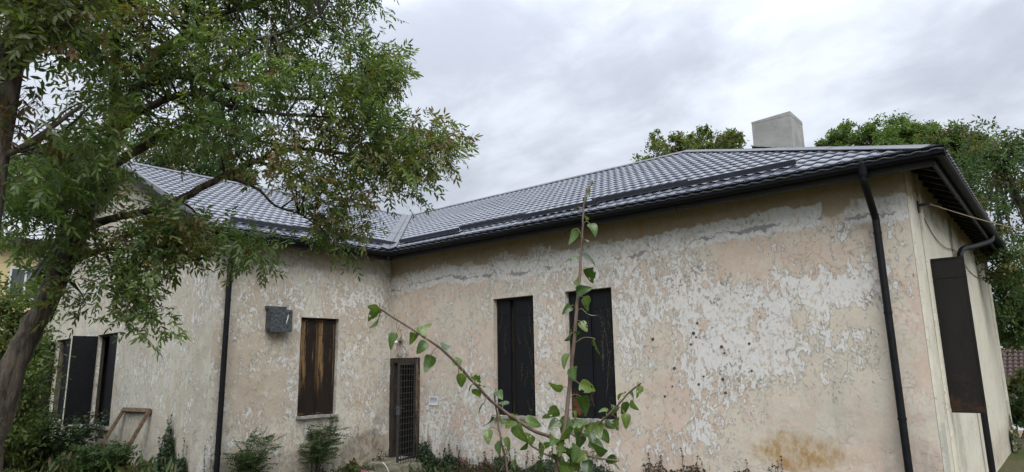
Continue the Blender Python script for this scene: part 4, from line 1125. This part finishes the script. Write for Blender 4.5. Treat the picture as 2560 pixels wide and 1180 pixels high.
n.out(n.n('ShaderNodeMixShader', None, _0=.32, _1=p_, _2=tr).outputs[0])
def pear_leaf_mesh(seed):
    """heart-round leaf, unit length, folded along the midrib and arched; with a petiole stub"""
    rs = random.Random(seed); nu, nv = 9, 6
    fold = rs.uniform(.10, .42); arch = rs.uniform(.05, .75); twist = rs.uniform(-.35, .35); wave = rs.uniform(.0, .03)
    v, f, c = [], [], []
    for i in range(nu+1):
        t = i/nu
        w_ = .43*math.sin(math.pi*min(1, t**.72))**.62 if 0 < t < 1 else .0
        w_ *= (1-.30*t)
        for j in range(nv+1):
            s = (j/nv-.5)*2
            x = s*w_; y = t-.07*abs(s)**2*(1-t)*1.5*w_; zz = abs(s)*w_*fold-arch*t*t+wave*math.sin(9*t+3*s)*abs(s)
            an = twist*t; xr, zr = x*math.cos(an)-zz*math.sin(an), x*math.sin(an)+zz*math.cos(an)
            v.append((xr, y, zr))
            k = 1.0 if abs(s) > .12 else 1.35
            c.append((.070*k, .122*k, .030*k, 1))
    for i in range(nu):
        for j in range(nv):
            q = i*(nv+1)+j; f.append((q, q+1, q+nv+2, q+nv+1))
    if seed % 3 == 1:        # eaten leaves: bites at the margin, holes
        drop = set(rs.sample(range(nv, (nu-1)*nv), 3)); edge = [i*nv+rs.choice((0, nv-1)) for i in rs.sample(range(2, nu-1), 2)]
        f = [q for k, q in enumerate(f) if k not in drop and k not in edge]
    c = [tuple(x*(1+.25*math.sin(31*vv[1]+22*abs(vv[0])))for x in cc[:3])+(1,) for vv, cc in zip(v, c)]
    me = bpy.data.meshes.new('leaf'); me.from_pydata(v, [], f)
    a = me.color_attributes.new('tint', 'FLOAT_COLOR', 'POINT'); a.data.foreach_set('color', np.array(c, np.float32).ravel())
    me.polygons.foreach_set('use_smooth', [True]*len(f)); me.materials.append(pm); return me
LM = [pear_leaf_mesh(s) for s in range(12)]
LV = [(1477, 456, 18), (1470, 478, 20), (1462, 500, 16), (1441, 527, 20), (1466, 545, 24), (1484, 568, 38), (1436, 590, 36), (1463, 598, 34), (1474, 640, 40), (1428, 645, 42), (1476, 685, 42), (1440, 703, 26), (1453, 725, 38), (1470, 757, 40), (1421, 770, 30),
      (1478, 790, 30), (1460, 816, 32), (1416, 838, 44), (1440, 833, 18), (1490, 868, 46), (1410, 893, 36), (1431, 932, 46), (1468, 968, 44), (1390, 970, 34), (1460, 1006, 42), (1382, 1028, 38), (1333, 1054, 46), (1247, 983, 30), (1262, 1006, 36), (1249, 1048, 44), (1226, 1057, 32),
      (1278, 1055, 40), (1292, 1080, 46), (1410, 1062, 44), (1436, 1064, 48), (1552, 984, 32), (1584, 990, 34), (1601, 975, 30), (1563, 1023, 34), (1581, 1014, 30), (1508, 1026, 28), (1530, 1024, 36), (1566, 1050, 34), (1541, 1060, 36), (1190, 987, 34), (1199, 1021, 38), (1219, 1089, 36),
      (1244, 1116, 32), (1271, 1109, 32), (1244, 1148, 32), (1346, 1130, 46), (1314, 1118, 28), (1368, 1154, 44), (1371, 1116, 36), (1387, 1092, 46), (1400, 1120, 50), (1443, 1123, 42), (1443, 1158, 40), (1430, 1152, 38), (1489, 1109, 46), (1500, 1128, 42), (1495, 1150, 36), (1468, 1168, 36),
      (1527, 1150, 28), (1543, 1168, 30), (1416, 1170, 48), (1446, 1072, 40), (1470, 1078, 36), (1495, 1068, 34), (932, 770, 30), (934, 784, 36), (944, 806, 42), (979, 848, 44), (1056, 828, 36), (1034, 840, 30), (1056, 866, 40), (1113, 866, 38), (1073, 906, 42), (1141, 900, 32),
      (1146, 928, 36), (1153, 950, 34), (1173, 972, 34), (1189, 944, 36), (1206, 962, 30), (1290, 1165, 34), (1330, 1100, 30), (1420, 1085, 40), (1452, 1098, 38), (1385, 1062, 34), (1412, 1098, 44), (1378, 1134, 38), (1425, 1132, 42), (1456, 1140, 34), (1402, 1156, 42), (1480, 1092, 34), (1512, 1090, 32), (1350, 1168, 36), (1460, 1052, 34), (1440, 1040, 30), (1520, 1062, 32)]
rs = random.Random(5); pet = MB()
for li, (x, y, sz) in enumerate(LV):
    j = int(np.argmin((SPX[:, 0]-x)**2+(SPX[:, 1]-y)**2)); s = SN[j]
    d = np.linalg.norm(s[:2]-CAM[:2])+rs.uniform(-.05, .05)
    c = at(x, y, d); L = sz*rs.uniform(.86, 1.06)*d/FPX
    out = c-s; out = out/max(np.linalg.norm(out), 1e-4)
    dirv = unit(out*.9+np.array([0, 0, -.45])+np.array([rs.gauss(0, .40) for _ in range(3)]))
    base = c-dirv*L*.5
    tocam = unit(CAM-c)
    nrm = tocam*rs.uniform(-.1, 1.0)+np.array([0, 0, rs.uniform(.1, .9)])+np.array([rs.gauss(0, .45) for _ in range(3)])
    nrm = unit(nrm-dirv*np.dot(nrm, dirv)); side = np.cross(dirv, nrm)
    o = bpy.data.objects.new('leaf', LM[li % 12]); COL.objects.link(o); o.parent = sap
    Mx = Matrix(((side[0]*L, dirv[0]*L, nrm[0]*L, base[0]), (side[1]*L, dirv[1]*L, nrm[1]*L, base[1]), (side[2]*L, dirv[2]*L, nrm[2]*L, base[2]), (0, 0, 0, 1)))
    o.matrix_local = Matrix.Translation(-sap.location) @ Mx
    mid = (s+base)/2+np.array([0, 0, .012])
    pet.tube(smooth_path([s, mid, base, base+dirv*L*.1], 3), .0011, 5, False)
pet.build('petioles', simple('green_petiole', (.16, .15, .05), .5, .3, 20), sap)
po = bpy.data.objects['petioles']; po.location = -sap.location; tag(po, kind='stuff')

# ------------------------------------------------------------------ shrubs, ivy and weeds at the foot of the walls
def weed(name, label, base, hgt, spread, nst, nl, green, cat='shrub', pairs=5, L=.24, ll=.06, lw=.02, group=None, seed=0, dens=1.0, lean=(0, 0)):
    t = empty(name, tuple(base)); tag(t, label, cat, group); rs = random.Random(seed); b = MB(); ch = []
    for k in range(nst):
        a = rs.uniform(0, 6.28); q = rs.random()**.6; h = hgt*rs.uniform(.55, 1.0)
        tip = np.array([math.cos(a)*spread*q+lean[0], math.sin(a)*spread*q+lean[1], h]); m_ = tip*.5+np.array([rs.uniform(-.04, .04), rs.uniform(-.04, .04), .1*h])
        pts = smooth_path([np.array([math.cos(a)*.05*q, math.sin(a)*.05*q, -.05]), m_, tip], 6)
        b.tube(pts, [max(.002, .008*(1-.75*i/12)*min(1.5, hgt)) for i in range(13)], 5, False)
        n_ = max(3, int(nl*dens)); tt = np.array([rs.uniform(.25, 1)**.8 for _ in range(n_)])
        P = np.array([pts[int(x*12)] for x in tt])
        D = rng.normal(size=(n_, 3)); D[:, 2] = np.abs(D[:, 2])*.35+.15
        col = np.array([green])*rng.uniform(.65, 1.3, (n_, 1))
        ch += compound(P, D, rng.uniform(.6, 1.1, n_)*L, pairs, ll, lw, col, .18, .3) if pairs else [leaves_np(P+rng.normal(size=(n_, 3))*.05, D, rng.normal(size=(n_, 3))+np.array([0, 0, 1.2]), ll*rng.uniform(.6, 1.2, (n_, 1)), lw*rng.uniform(.7, 1.2, (n_, 1)), col)]
    b.build('stem', TWIG, t); o = link('foliage', np_mesh('foliage', ch), LEAFNEAR, t); tag(o, kind='stuff')
    return t
G1 = (.040, .072, .020); G2 = (.030, .055, .018); G3 = (.062, .088, .024); G4 = (.085, .098, .028)
def gz_(p): return (p[0], p[1], -.42)
weed('pinnate_shrub', 'feathery green shrub against the wing wall right of the downpipe', gz_(wing(.32, -3.35, 0)), .98, .40, 11, 20, G1, L=.34, ll=.052, lw=.018, seed=1, pairs=7)
weed('pinnate_shrub', 'taller feathery green shrub growing below the brown shuttered window', gz_(wing(.30, -2.0, 0)), 1.20, .40, 11, 22, G1, L=.36, ll=.055, lw=.018, seed=2, pairs=7, lean=(0, .12))
weed('small_weed', 'low bright green weed by the stained foot of the wing wall', gz_(wing(.25, -1.15, 0)), .28, .18, 8, 14, G4, 'weed', L=.10, pairs=2, ll=.06, lw=.03, seed=3)
weed('small_weed', 'dark little weed beside the door step', gz_(wing(.22, -.42, 0)), .42, .2, 9, 22, G2, 'weed', pairs=0, ll=.05, lw=.025, seed=4)
# bushes in front of the gable wall
weed('bush', 'dense dark bush below the gable windows', (*wing(-5.6, -LC-1.3, 0)[:2], -.42), 1.28, 1.35, 95, 70, G2, 'bush', pairs=0, ll=.10, lw=.045, seed=11)
weed('bush', 'dark leafy bush below the left gable window with its shutter open', (*wing(-8.8, -LC-1.6, 0)[:2], -.42), 1.35, 1.6, 90, 70, (.036, .060, .020), 'bush', pairs=0, ll=.11, lw=.05, seed=12)
weed('bush', 'leafy bush at the foot of the leaning wooden frame', (*wing(-2.5, -LC-.95, 0)[:2], -.42), .85, .7, 44, 50, G1, 'bush', pairs=2, L=.10, ll=.055, lw=.022, seed=13)
weed('bush', 'yellowish low bush in the bottom left corner', tuple(at(120, 1235, 8.6)[:2])+(-.42,), .95, .9, 40, 44, G4, 'bush', pairs=2, L=.12, ll=.07, lw=.028, seed=14)
weed('bush', 'green bush behind the leaning trunk at the left edge', (*wing(-13.6, -LC-1.6, 0)[:2], -.42), 1.3, 1.5, 50, 55, G3, 'bush', pairs=0, ll=.13, lw=.06, seed=15)
weed('tall_shoot', 'tall leafy shoot rising in front of the gable windows', (*wing(-6.6, -LC-2.1, 0)[:2], -.42), 2.9, .55, 7, 26, G1, 'shrub', pairs=3, L=.30, ll=.10, lw=.04, seed=16, lean=(.1, 0))
weed('tall_shoot', 'broad leafy branch hanging beside the leaning trunk at left', (*wing(-6.2, -LC-3.2, 0)[:2], -.42), 2.25, .8, 12, 34, (.048, .078, .024), 'shrub', pairs=3, L=.26, ll=.11, lw=.05, seed=17, lean=(-.2, 0))
weed('tall_shoot', 'light green young shoot in front of the right gable window sill', (*wing(-5.75, -LC-1.3, 0)[:2], -.42), 1.45, .25, 6, 14, (.075, .115, .030), 'shrub', pairs=2, L=.16, ll=.11, lw=.055, seed=18)

def ivy(name, label, fr, s0, s1, hfun, n_, cols, cat='ivy', seed=0, ll=.05, spikes=10, spike_h=.35):
    t = empty(name, fr((s0+s1)/2, -.4, .02)); tag(t, label, cat); rs = random.Random(seed)
    P, D, Nn, C = [], [], [], []; b = MB()
    out = np.array(fr(0, 0, 1))-np.array(fr(0, 0, 0)); along = np.array(fr(1, 0, 0))-np.array(fr(0, 0, 0))
    for k in range(spikes):
        s = rs.uniform(s0, s1); h = -.4+hfun(s)*rs.uniform(.8, 1)+spike_h*rs.random(); s2 = s+rs.uniform(-.12, .12)
        p, q = fr(s, -.42, .03), fr(s2, h, .03+rs.uniform(0, .05)); pts = strand(b, p, q, .004, .02, 8, seed*100+k)
        m_ = int(26*(h+.4)/.6)+6
        for i in range(m_):
            u = rs.random(); x = Vector(pts[min(7, int(u*8))]).lerp(Vector(pts[min(8, int(u*8)+1)]), (u*8) % 1)
            P.append(np.array(x)); D.append(out*rs.uniform(.2, 1)+along*rs.gauss(0, .8)+np.array([0, 0, rs.uniform(-.7, .3)])); Nn.append(out+np.array([0, 0, rs.uniform(0, 1)])); C.append((rs.choice(cols), .6))
    for k in range(n_):
        s = rs.uniform(s0, s1); h = hfun(s)*rs.random()**1.1
        P.append(np.array(fr(s, -.42+h, .03+.12*rs.random()*(1-h/max(.2, hfun(s)+.01)*.6)))); D.append(out*rs.uniform(.1, .8)+along*rs.gauss(0, .8)+np.array([0, 0, rs.uniform(-1, .2)])); Nn.append(out+np.array([0, 0, rs.uniform(0, 1)])+along*rs.gauss(0, .3)); C.append((rs.choice(cols), 1))
    P, D, Nn = map(np.array, (P, D, Nn)); sz = np.array([c[1] for c in C])[:, None]*rng.uniform(.6, 1.2, (len(P), 1))*ll
    col = np.array([c[0] for c in C])*rng.uniform(.65, 1.3, (len(P), 1))
    o = link('foliage', np_mesh('foliage', [leaves_np(P, D, Nn, sz, sz*.85, col)]), LEAFNEAR, t); o.location = -t.location; tag(o, kind='stuff')
    b.build('stem', TWIG, t).location = -t.location
IV = [(.022, .040, .017), (.030, .052, .020), (.026, .044, .016)]; IR = [(.085, .036, .022), (.10, .052, .028), (.040, .045, .018)]
bell = lambda c, w_, h: (lambda s: h*math.exp(-((s-c)/w_)**2))
ivy('ivy', 'dark ivy climbing the gable wall near the corner downpipe', frD, .55, 2.5, lambda s: 1.0*math.exp(-((s-1.55)/.40)**2)+.45*math.exp(-((s-.75)/.25)**2)+.15, 2600, IV, seed=1, ll=.065, spikes=20, spike_h=.45)
ivy('ivy', 'thin ivy shoots on the building corner left of the downpipe', frC, 3.82, 4.02, lambda s: .35, 120, IV, seed=2, ll=.04, spikes=6, spike_h=.6)
ivy('ivy', 'dark ivy mound at the wall foot right of the door step', frB, 1.05, 2.25, lambda s: .34+.10*math.sin(s*7)+.25*math.exp(-((s-1.3)/.3)**2), 1500, IV, seed=3, ll=.05, spikes=26, spike_h=.30)
ivy('ivy', 'reddish ivy at the foot of the long wall', frB, 2.15, 3.35, lambda s: .34+.06*math.sin(s*9), 900, IR, seed=4, ll=.045, spikes=18, spike_h=.25)
ivy('ivy', 'green ivy at the wall foot under the black shuttered windows', frB, 3.2, 6.1, lambda s: .42+.10*math.sin(s*6), 2200, IV+[IR[2]], seed=5, ll=.05, spikes=40, spike_h=.35)
ivy('ivy', 'sparse reddish ivy shoots at the foot of the long wall right of the sapling', frB, 6.4, 8.6, lambda s: .58+.05*math.sin(s*8), 1500, IR+IV[:1], seed=6, ll=.045, spikes=26, spike_h=.32)
ivy('ivy', 'moss and ivy at the far foot of the end wall', frE, 9.6, 11.2, lambda s: .5, 400, [(.05, .065, .02)], seed=7, ll=.06, spikes=10, spike_h=.5)

HOLES_B = [(7.458, 2.362), (7.386, 2.208), (7.422, 2.144), (7.326, 2.035), (7.828, 1.981), (7.864, 1.884), (8.259, 2.015), (7.018, 1.665), (7.502, 1.537), (7.414, 1.416), (7.808, 1.494), (6.964, 1.383), (6.82, 1.225), (6.663, 2.142), (8.26, 1.616), (7.835, 1.293)]
# rusty fixing holes in the long wall
RUSTH = simple('rusty_fixing', (.10, .055, .030), .9, .5, 40)
for i, (x, z) in enumerate(HOLES_B):
    b = MB(); r_ = (.020, .026, .016)[i % 3]; b.tube([(x, .01, z), (x, -.006, z), (x, -.0065, z)], [r_*1.2, r_, r_*.5], 8); part(b, 'wall_fixing', RUSTH)
# rough weeds and grass along the foot of the walls: nobody could count these
P, D, Nn, C, Ls = [], [], [], [], []
rs = random.Random(77)
for k in range(9000):
    if k < 5600: q = wing(-rs.uniform(.3, 14.5), -LC-.1-2.6*rs.random()**1.4, 0); h = rs.uniform(.12, .62)
    elif k < 7400: q = wing(.05+rs.random()*.6, -rs.uniform(0, 4), 0); h = rs.uniform(.06, .26)
    else: q = (rs.uniform(1.3, 10.4), -.05-rs.random()*.6, 0); h = rs.uniform(.08, .36)
    P.append((q[0], q[1], -.42+h*rs.random()*.7)); D.append((rs.gauss(0, .5), rs.gauss(0, .5), rs.uniform(.2, 1.2))); Nn.append((rs.gauss(0, 1), rs.gauss(0, 1), .4)); Ls.append(h*rs.uniform(.3, .6))
    C.append(rs.choice(((.045, .075, .022), (.07, .095, .028), (.10, .105, .035), (.12, .10, .05), (.035, .06, .02))))
P, D, Nn, C, Ls = map(np.array, (P, D, Nn, C, Ls))
o = link('weeds_and_grass', np_mesh('weeds_and_grass', [leaves_np(P, D, Nn, Ls, Ls*.22, C*rng.uniform(.7, 1.25, (len(P), 1)), .1, .3)]), LEAFNEAR); tag(o, 'rough weeds and grass along the foot of the walls', 'weeds', kind='stuff')

# small things by the door
t = slab('stone_slab', -.0, 1.3, -2.5, -1.5, -.46, -.37, STEPM, 9); tag(t, 'flat mossy stone slab on the ground before the door steps', 'stone slab')
o = slab('pink_board', 0, .42, 0, .10, 0, .07, simple('faded_pink_plastic', (.42, .16, .24), .5, .3, 6), 3, bev=.012); o.location = wing(.22, -1.05, -.38); tag(o, 'piece of faded pink board on the ground by the wing wall', 'board')
b = MB(); b.tube(smooth_path([(1.02, -.80, -.36), (.99, -.85, -.22), (.92, -.9, -.12)], 5), .010, 6); o = b.build('white_stick', simple('white_plastic_tube', (.62, .62, .60), .4, .1), None); tag(o, 'short white plastic tube sticking up beside the door step', 'tube')
b = MB(); b.tube([wing(-13.1, -LC-.25, 1.5), wing(-13.2, -LC-.6, .4), wing(-13.3, -LC-1.7, -.5)], .022, 6); o = b.build('metal_pole', GALV, None); tag(o, 'thin grey pole leaning at the left corner of the gable wall', 'pole')

# ------------------------------------------------------------------ background
def far_tree(label, px, top, dist, crown, n_, size, green, seed, trunk=True, name='background_tree', dd=2.0):
    """crown: list of (px, py, rx_px, ry_px) lumps"""
    base = at(px, 1000, dist); t = empty(name, (base[0], base[1], ground_z(base[0], base[1]))); tag(t, label, 'tree'); rs = random.Random(seed)
    b = MB(); ctr0 = at(crown[0][0], crown[0][1], dist)
    root = np.array(t.location); b.tube(smooth_path([root-np.array([0, 0, .2]), (root+ctr0)/2+np.array([.3, .2, 0]), ctr0], 5), [.13*(1-.6*i/10) for i in range(11)], 8)
    crown = list(crown)
    for (cx, cy, rx, ry) in list(crown):         # smaller sprays standing out of each lump break up the outline
        for _ in range(5):
            a_ = rs.uniform(0, 6.28); q_ = rs.uniform(.16, .34)
            crown.append((cx+rx*math.cos(a_)*.98, cy+ry*math.sin(a_)*1.0, rx*q_, ry*q_*1.1))
    ch = []; area = sum(c[2]*c[3] for c in crown)
    n_main = len(crown)//6
    for ci_, (cx, cy, rx, ry) in enumerate(crown):
        d = dist+rs.uniform(-dd, dd)*.4; c = at(cx, cy, d); sx, sy = rx*d/FPX, ry*d/FPX
        if ci_ < n_main: b.tube(smooth_path([ctr0+np.array([0, 0, -.6]), (c+ctr0)/2+np.array([0, 0, -.2]), c], 4), [.045*(1-.8*i/8) for i in range(9)], 5, False)
        k = max(30, int(n_*rx*ry/area))
        nc = max(6, k//60)
        cl_ = randdir(nc)*(rng.random((nc, 1))**.33)*np.array([sx, sx, sy])+c
        idx = rng.integers(0, nc, k); P = cl_[idx]+rng.normal(size=(k, 3))*min(sx, sy)*.20
        tone = rng.uniform(.7, 1.3, (nc, 1))[idx]
        hue = np.where(rng.random((nc, 1))[idx] < .14, np.array([[.11, .10, .035]]), np.array([green]))
        col = hue*tone*rng.uniform(.75, 1.25, (k, 1))
        D = randdir(k); D[:, 2] -= .25
        ch.append(leaves_np(P, D, randdir(k)+np.array([0, 0, .8]), size*rng.uniform(.6, 1.25, (k, 1)), size*.42*rng.uniform(.7, 1.2, (k, 1)), col))
    b.build('trunk', BARK, t).location = -t.location
    o = link('crown', np_mesh('crown', ch), LEAFFAR, t); o.location = -t.location; tag(o, kind='stuff')
far_tree('sparse yellow green tree behind the roof left of the chimney', 1720, 320, 27, [(1725, 375, 45, 34), (1640, 395, 36, 40), (1605, 410, 24, 34), (1690, 360, 22, 26), (1755, 345, 24, 26), (1815, 365, 36, 34), (1840, 345, 18, 18), (1780, 385, 60, 26), (1640, 345, 12, 18)], 12000, .13, (.115, .145, .044), 1)
far_tree('bright green rounded tree behind the roof right of the chimney', 2230, 300, 30, [(2220, 335, 62, 34), (2130, 345, 60, 28), (2080, 360, 36, 18), (2160, 370, 80, 26), (2270, 360, 70, 36), (2300, 330, 40, 24), (2240, 400, 90, 40)], 24000, .14, (.098, .150, .042), 2)
far_tree('mid green tree behind the end eave', 2370, 310, 26, [(2370, 350, 50, 34), (2420, 390, 60, 50), (2340, 380, 40, 30), (2400, 450, 70, 60), (2330, 330, 22, 16)], 18000, .13, (.084, .130, .040), 3)
far_tree('dark green tree at the right edge with sky showing through', 2700, 320, 19, [(2480, 355, 60, 44), (2540, 400, 60, 60), (2460, 440, 60, 50), (2520, 500, 70, 50), (2560, 560, 60, 60), (2475, 545, 40, 60), (2500, 640, 40, 60), (2550, 680, 50, 60), (2590, 450, 60, 90)], 11500, .10, (.068, .106, .046), 4)
far_tree('broad dark bushy tree at the right edge beyond the end wall', 2680, 700, 22, [(2525, 740, 50, 50), (2550, 800, 60, 50), (2510, 820, 40, 40), (2570, 720, 60, 80), (2550, 840, 60, 20)], 12000, .11, (.070, .112, .042), 5)
far_tree('dark rounded tree behind the gable at the left', 150, 350, 24, [(140, 385, 50, 40), (110, 420, 70, 50), (190, 410, 50, 45), (80, 470, 90, 60), (170, 480, 90, 70)], 14000, .14, (.036, .066, .024), 6)
far_tree('dark tree behind the wing roof seen through the ash branches', 600, 420, 27, [(560, 430, 60, 40), (600, 445, 40, 28), (480, 400, 90, 50), (400, 380, 60, 50)], 10000, .15, (.040, .07, .026), 7)
far_tree('light green hedge tree left of the gable wall', 10, 700, 17, [(20, 790, 70, 70), (60, 740, 50, 50), (-20, 860, 80, 90), (30, 930, 70, 90), (-20, 1020, 90, 90), (50, 860, 50, 60), (20, 1080, 70, 60)], 16000, .10, (.075, .108, .032), 8)
# bushes beyond the end wall
far_tree('green shrub in front of the small tiled house', 2540, 1000, 26, [(2530, 990, 26, 40), (2560, 960, 30, 30), (2520, 1030, 20, 30), (2555, 1035, 30, 22)], 2200, .16, (.045, .07, .025), 9, name='background_shrub')
weed('bush', 'low green bush by the far corner of the end wall', (LB+.8, 13.0, -.5), .5, .8, 20, 40, G1, 'bush', pairs=0, ll=.12, lw=.05, seed=31)

# yellow house far left
yh = empty('yellow_house', (-26, 0, -.4)); tag(yh, 'pale yellow two storey house behind the trees at far left', 'house')
YW = simple('pale_yellow_render', (.60, .50, .27), .9, .08, 1.5, .002); RT = simple('old_brown_roof_tile', (.15, .075, .052), .9, .4, 6)
def hp(b, name, m_): o = b.build(name, m_, yh); o.location = -yh.location; return o
b = MB(); b.box(-36, -22.4, -3.5, 8, -.6, 7.4); hp(b, 'wall', YW)
b = MB(); b.hexa([(-36.6, -4.2, 7.4), (-21.8, -4.2, 7.4), (-21.8, 8.6, 7.4), (-36.6, 8.6, 7.4), (-36.6, 2, 10.4), (-27, 2, 10.4), (-27, 2.6, 10.4), (-36.6, 2.6, 10.4)]); hp(b, 'roof', simple('pale_sheet_roof', (.42, .43, .45), .5, .2, 2))
b = MB(); b.bar((-36.6, -4.28, 7.36), (-21.7, -4.28, 7.36), .12, .2); hp(b, 'gutter', FASCIA)
b = MB(); b.bar((-21.72, -4.2, 7.36), (-21.72, 8.6, 7.36), .12, .2); hp(b, 'gutter', FASCIA)
WF = simple('white_window_frame', (.62, .62, .62), .5, .1); GLS = simple('dark_window_glass', (.05, .06, .07), .08, .2, 3, spec=.8)
for y0 in (-2.2, .2, 2.8):
    b = MB(); b.box(-22.42, -22.34, y0, y0+1.2, 4.9, 6.3); wn = hp(b, 'window', WF)
    for k in (0, 1):
        b = MB(); b.box(-22.338, -22.33, y0+.08+.54*k, y0+.54+.56*k, 5.0, 6.2); b.build('pane', GLS, wn)
for x0 in (-25.5, -29, -33):
    b = MB(); b.box(x0, x0+1.2, -3.56, -3.48, 4.9, 6.3); wn = hp(b, 'window', WF)
    for k in (0, 1):
        b = MB(); b.box(x0+.08+.54*k, x0+.54+.56*k, -3.572, -3.563, 5.0, 6.2); b.build('pane', GLS, wn)

# small tiled house to the right
sh = empty('tiled_house', (14, 34, -2.2)); tag(sh, 'small pink house with weathered tile roof beyond the end wall', 'house')
def sp_(b, name, m_, par=None):
    o = b.build(name, m_, par or sh)
    if par is None: o.location = -sh.location
    return o
PW = simple('pale_pink_render', (.46, .33, .25), .9, .12, 2, .002); ORT = simple('weathered_clay_tile', (.070, .042, .034), .9, .5, 3, .004, col2=(.030, .025, .023))
b = MB(); b.box(8.0, 22, 30.5, 38, -2.6, .72); sp_(b, 'wall', PW)
b = MB(); b.poly([(7.5, 29.95, .66), (22.5, 29.95, .66), (20, 34.2, 2.75), (10.2, 34.2, 2.75)]); b.poly([(7.5, 38.5, .66), (22.5, 38.5, .66), (20, 34.2, 2.75), (10.2, 34.2, 2.75)][::-1]); b.poly([(7.5, 29.95, .66), (10.2, 34.2, 2.75), (7.5, 38.5, .66)]); b.poly([(22.5, 29.95, .66), (20, 34.2, 2.75), (22.5, 38.5, .66)][::-1]); b.poly([(7.5, 29.95, .64), (22.5, 29.95, .64), (22.5, 38.5, .64), (7.5, 38.5, .64)])
rf = sp_(b, 'roof', ORT)
tl = MB(); tl.tube([(0, 0, 0), (0, .46, 0)], [.105, .085], 7, False); ctm = tl.mesh('roof_tile', True); ctm.materials.append(ORT)
ang_ = math.atan2(2.09, 4.25); cnt = 0
for r_ in range(11):
    for c_ in range(18):
        y = 29.95+r_*.42*math.cos(ang_); x = 7.9+c_*.225+(r_*.42)*.55*0
        if x < 7.5+(y-29.95)*.63: continue
        o = bpy.data.objects.new('roof_tile', ctm); COL.objects.link(o); o.parent = rf; o.location = (x, y, .66+(y-29.95)*.492+.03); o.rotation_euler = (ang_-.05, 0, 0)
capl = MB(); capl.tube([(7.5, 29.95, .74), (10.2, 34.2, 2.83), (20, 34.2, 2.83)], .13, 8); capl.build('ridge', ORT, rf)
b = MB(); b.bar((7.4, 29.88, .62), (22.6, 29.88, .62), .1, .14); sp_(b, 'gutter', GALV)
for x0 in (9.6, 12.6, 15.6):
    b = MB(); b.box(x0, x0+1.1, 30.42, 30.51, -1.1, .1); wn = sp_(b, 'window', WF)
    b = MB(); b.box(x0+.09, x0+1.01, 30.408, 30.418, -1.0, .0); b.build('pane', GLS, wn)

# parked car, only its nose inside the frame
car = empty('parked_car', tuple(at(2600, 1100, 30)[:2])+(0,)); cz = ground_z(car.location.x, car.location.y); car.location.z = cz
tag(car, 'white parked car cut by the right edge beyond the end wall', 'car')
CARP = simple('white_car_paint', (.62, .64, .68), .25, .05, 2, spec=.6)
prof_b = [(-2.1, .35), (-2.1, .72), (-1.9, .86), (-1.0, .95), (1.3, .95), (2.0, .90), (2.1, .6), (2.1, .35)]
prof_g = [(-1.05, .95), (-.35, 1.42), (.95, 1.44), (1.75, .96)]
def loft(b, pr, half, taper=0):
    A = [(x, -half+(taper if z > 1.2 else 0), z) for x, z in pr]; B2 = [(x, half-(taper if z > 1.2 else 0), z) for x, z in pr]
    b.poly(A); b.poly(B2[::-1])
    for i in range(len(pr)):
        j = (i+1) % len(pr); b.poly([A[i], B2[i], B2[j], A[j]])
b = MB(); loft(b, prof_b, .85); b.build('body', CARP, car)
b = MB(); loft(b, prof_g, .78, .14); b.build('cabin', GLS, car)
b = MB(); b.box(-.38, .98, -.60, .60, 1.43, 1.47); b.build('roof', CARP, car)
TY = simple('black_tyre', (.02, .02, .02), .8)
for x in (-1.3, 1.35):
    for s in (-1, 1):
        b = MB(); b.tube([(x, s*.62, .32), (x, s*.87, .32)], .32, 18); wh = b.build('wheel', TY, car)
        b = MB(); b.tube([(x, s*.865, .32), (x, s*.885, .32)], .2, 14); b.build('rim', GALV, wh)
for s in (-1, 1):
    b = MB(); b.box(-2.12, -2.02, s*.62-.16, s*.62+.16, .62, .76); b.build('headlight', GLS, car)
b = MB(); b.box(-2.15, -2.09, -.8, .8, .38, .52); b.build('bumper', GALV, car)
car.rotation_euler = (0, 0, R(20))

bpy.context.view_layer.update()
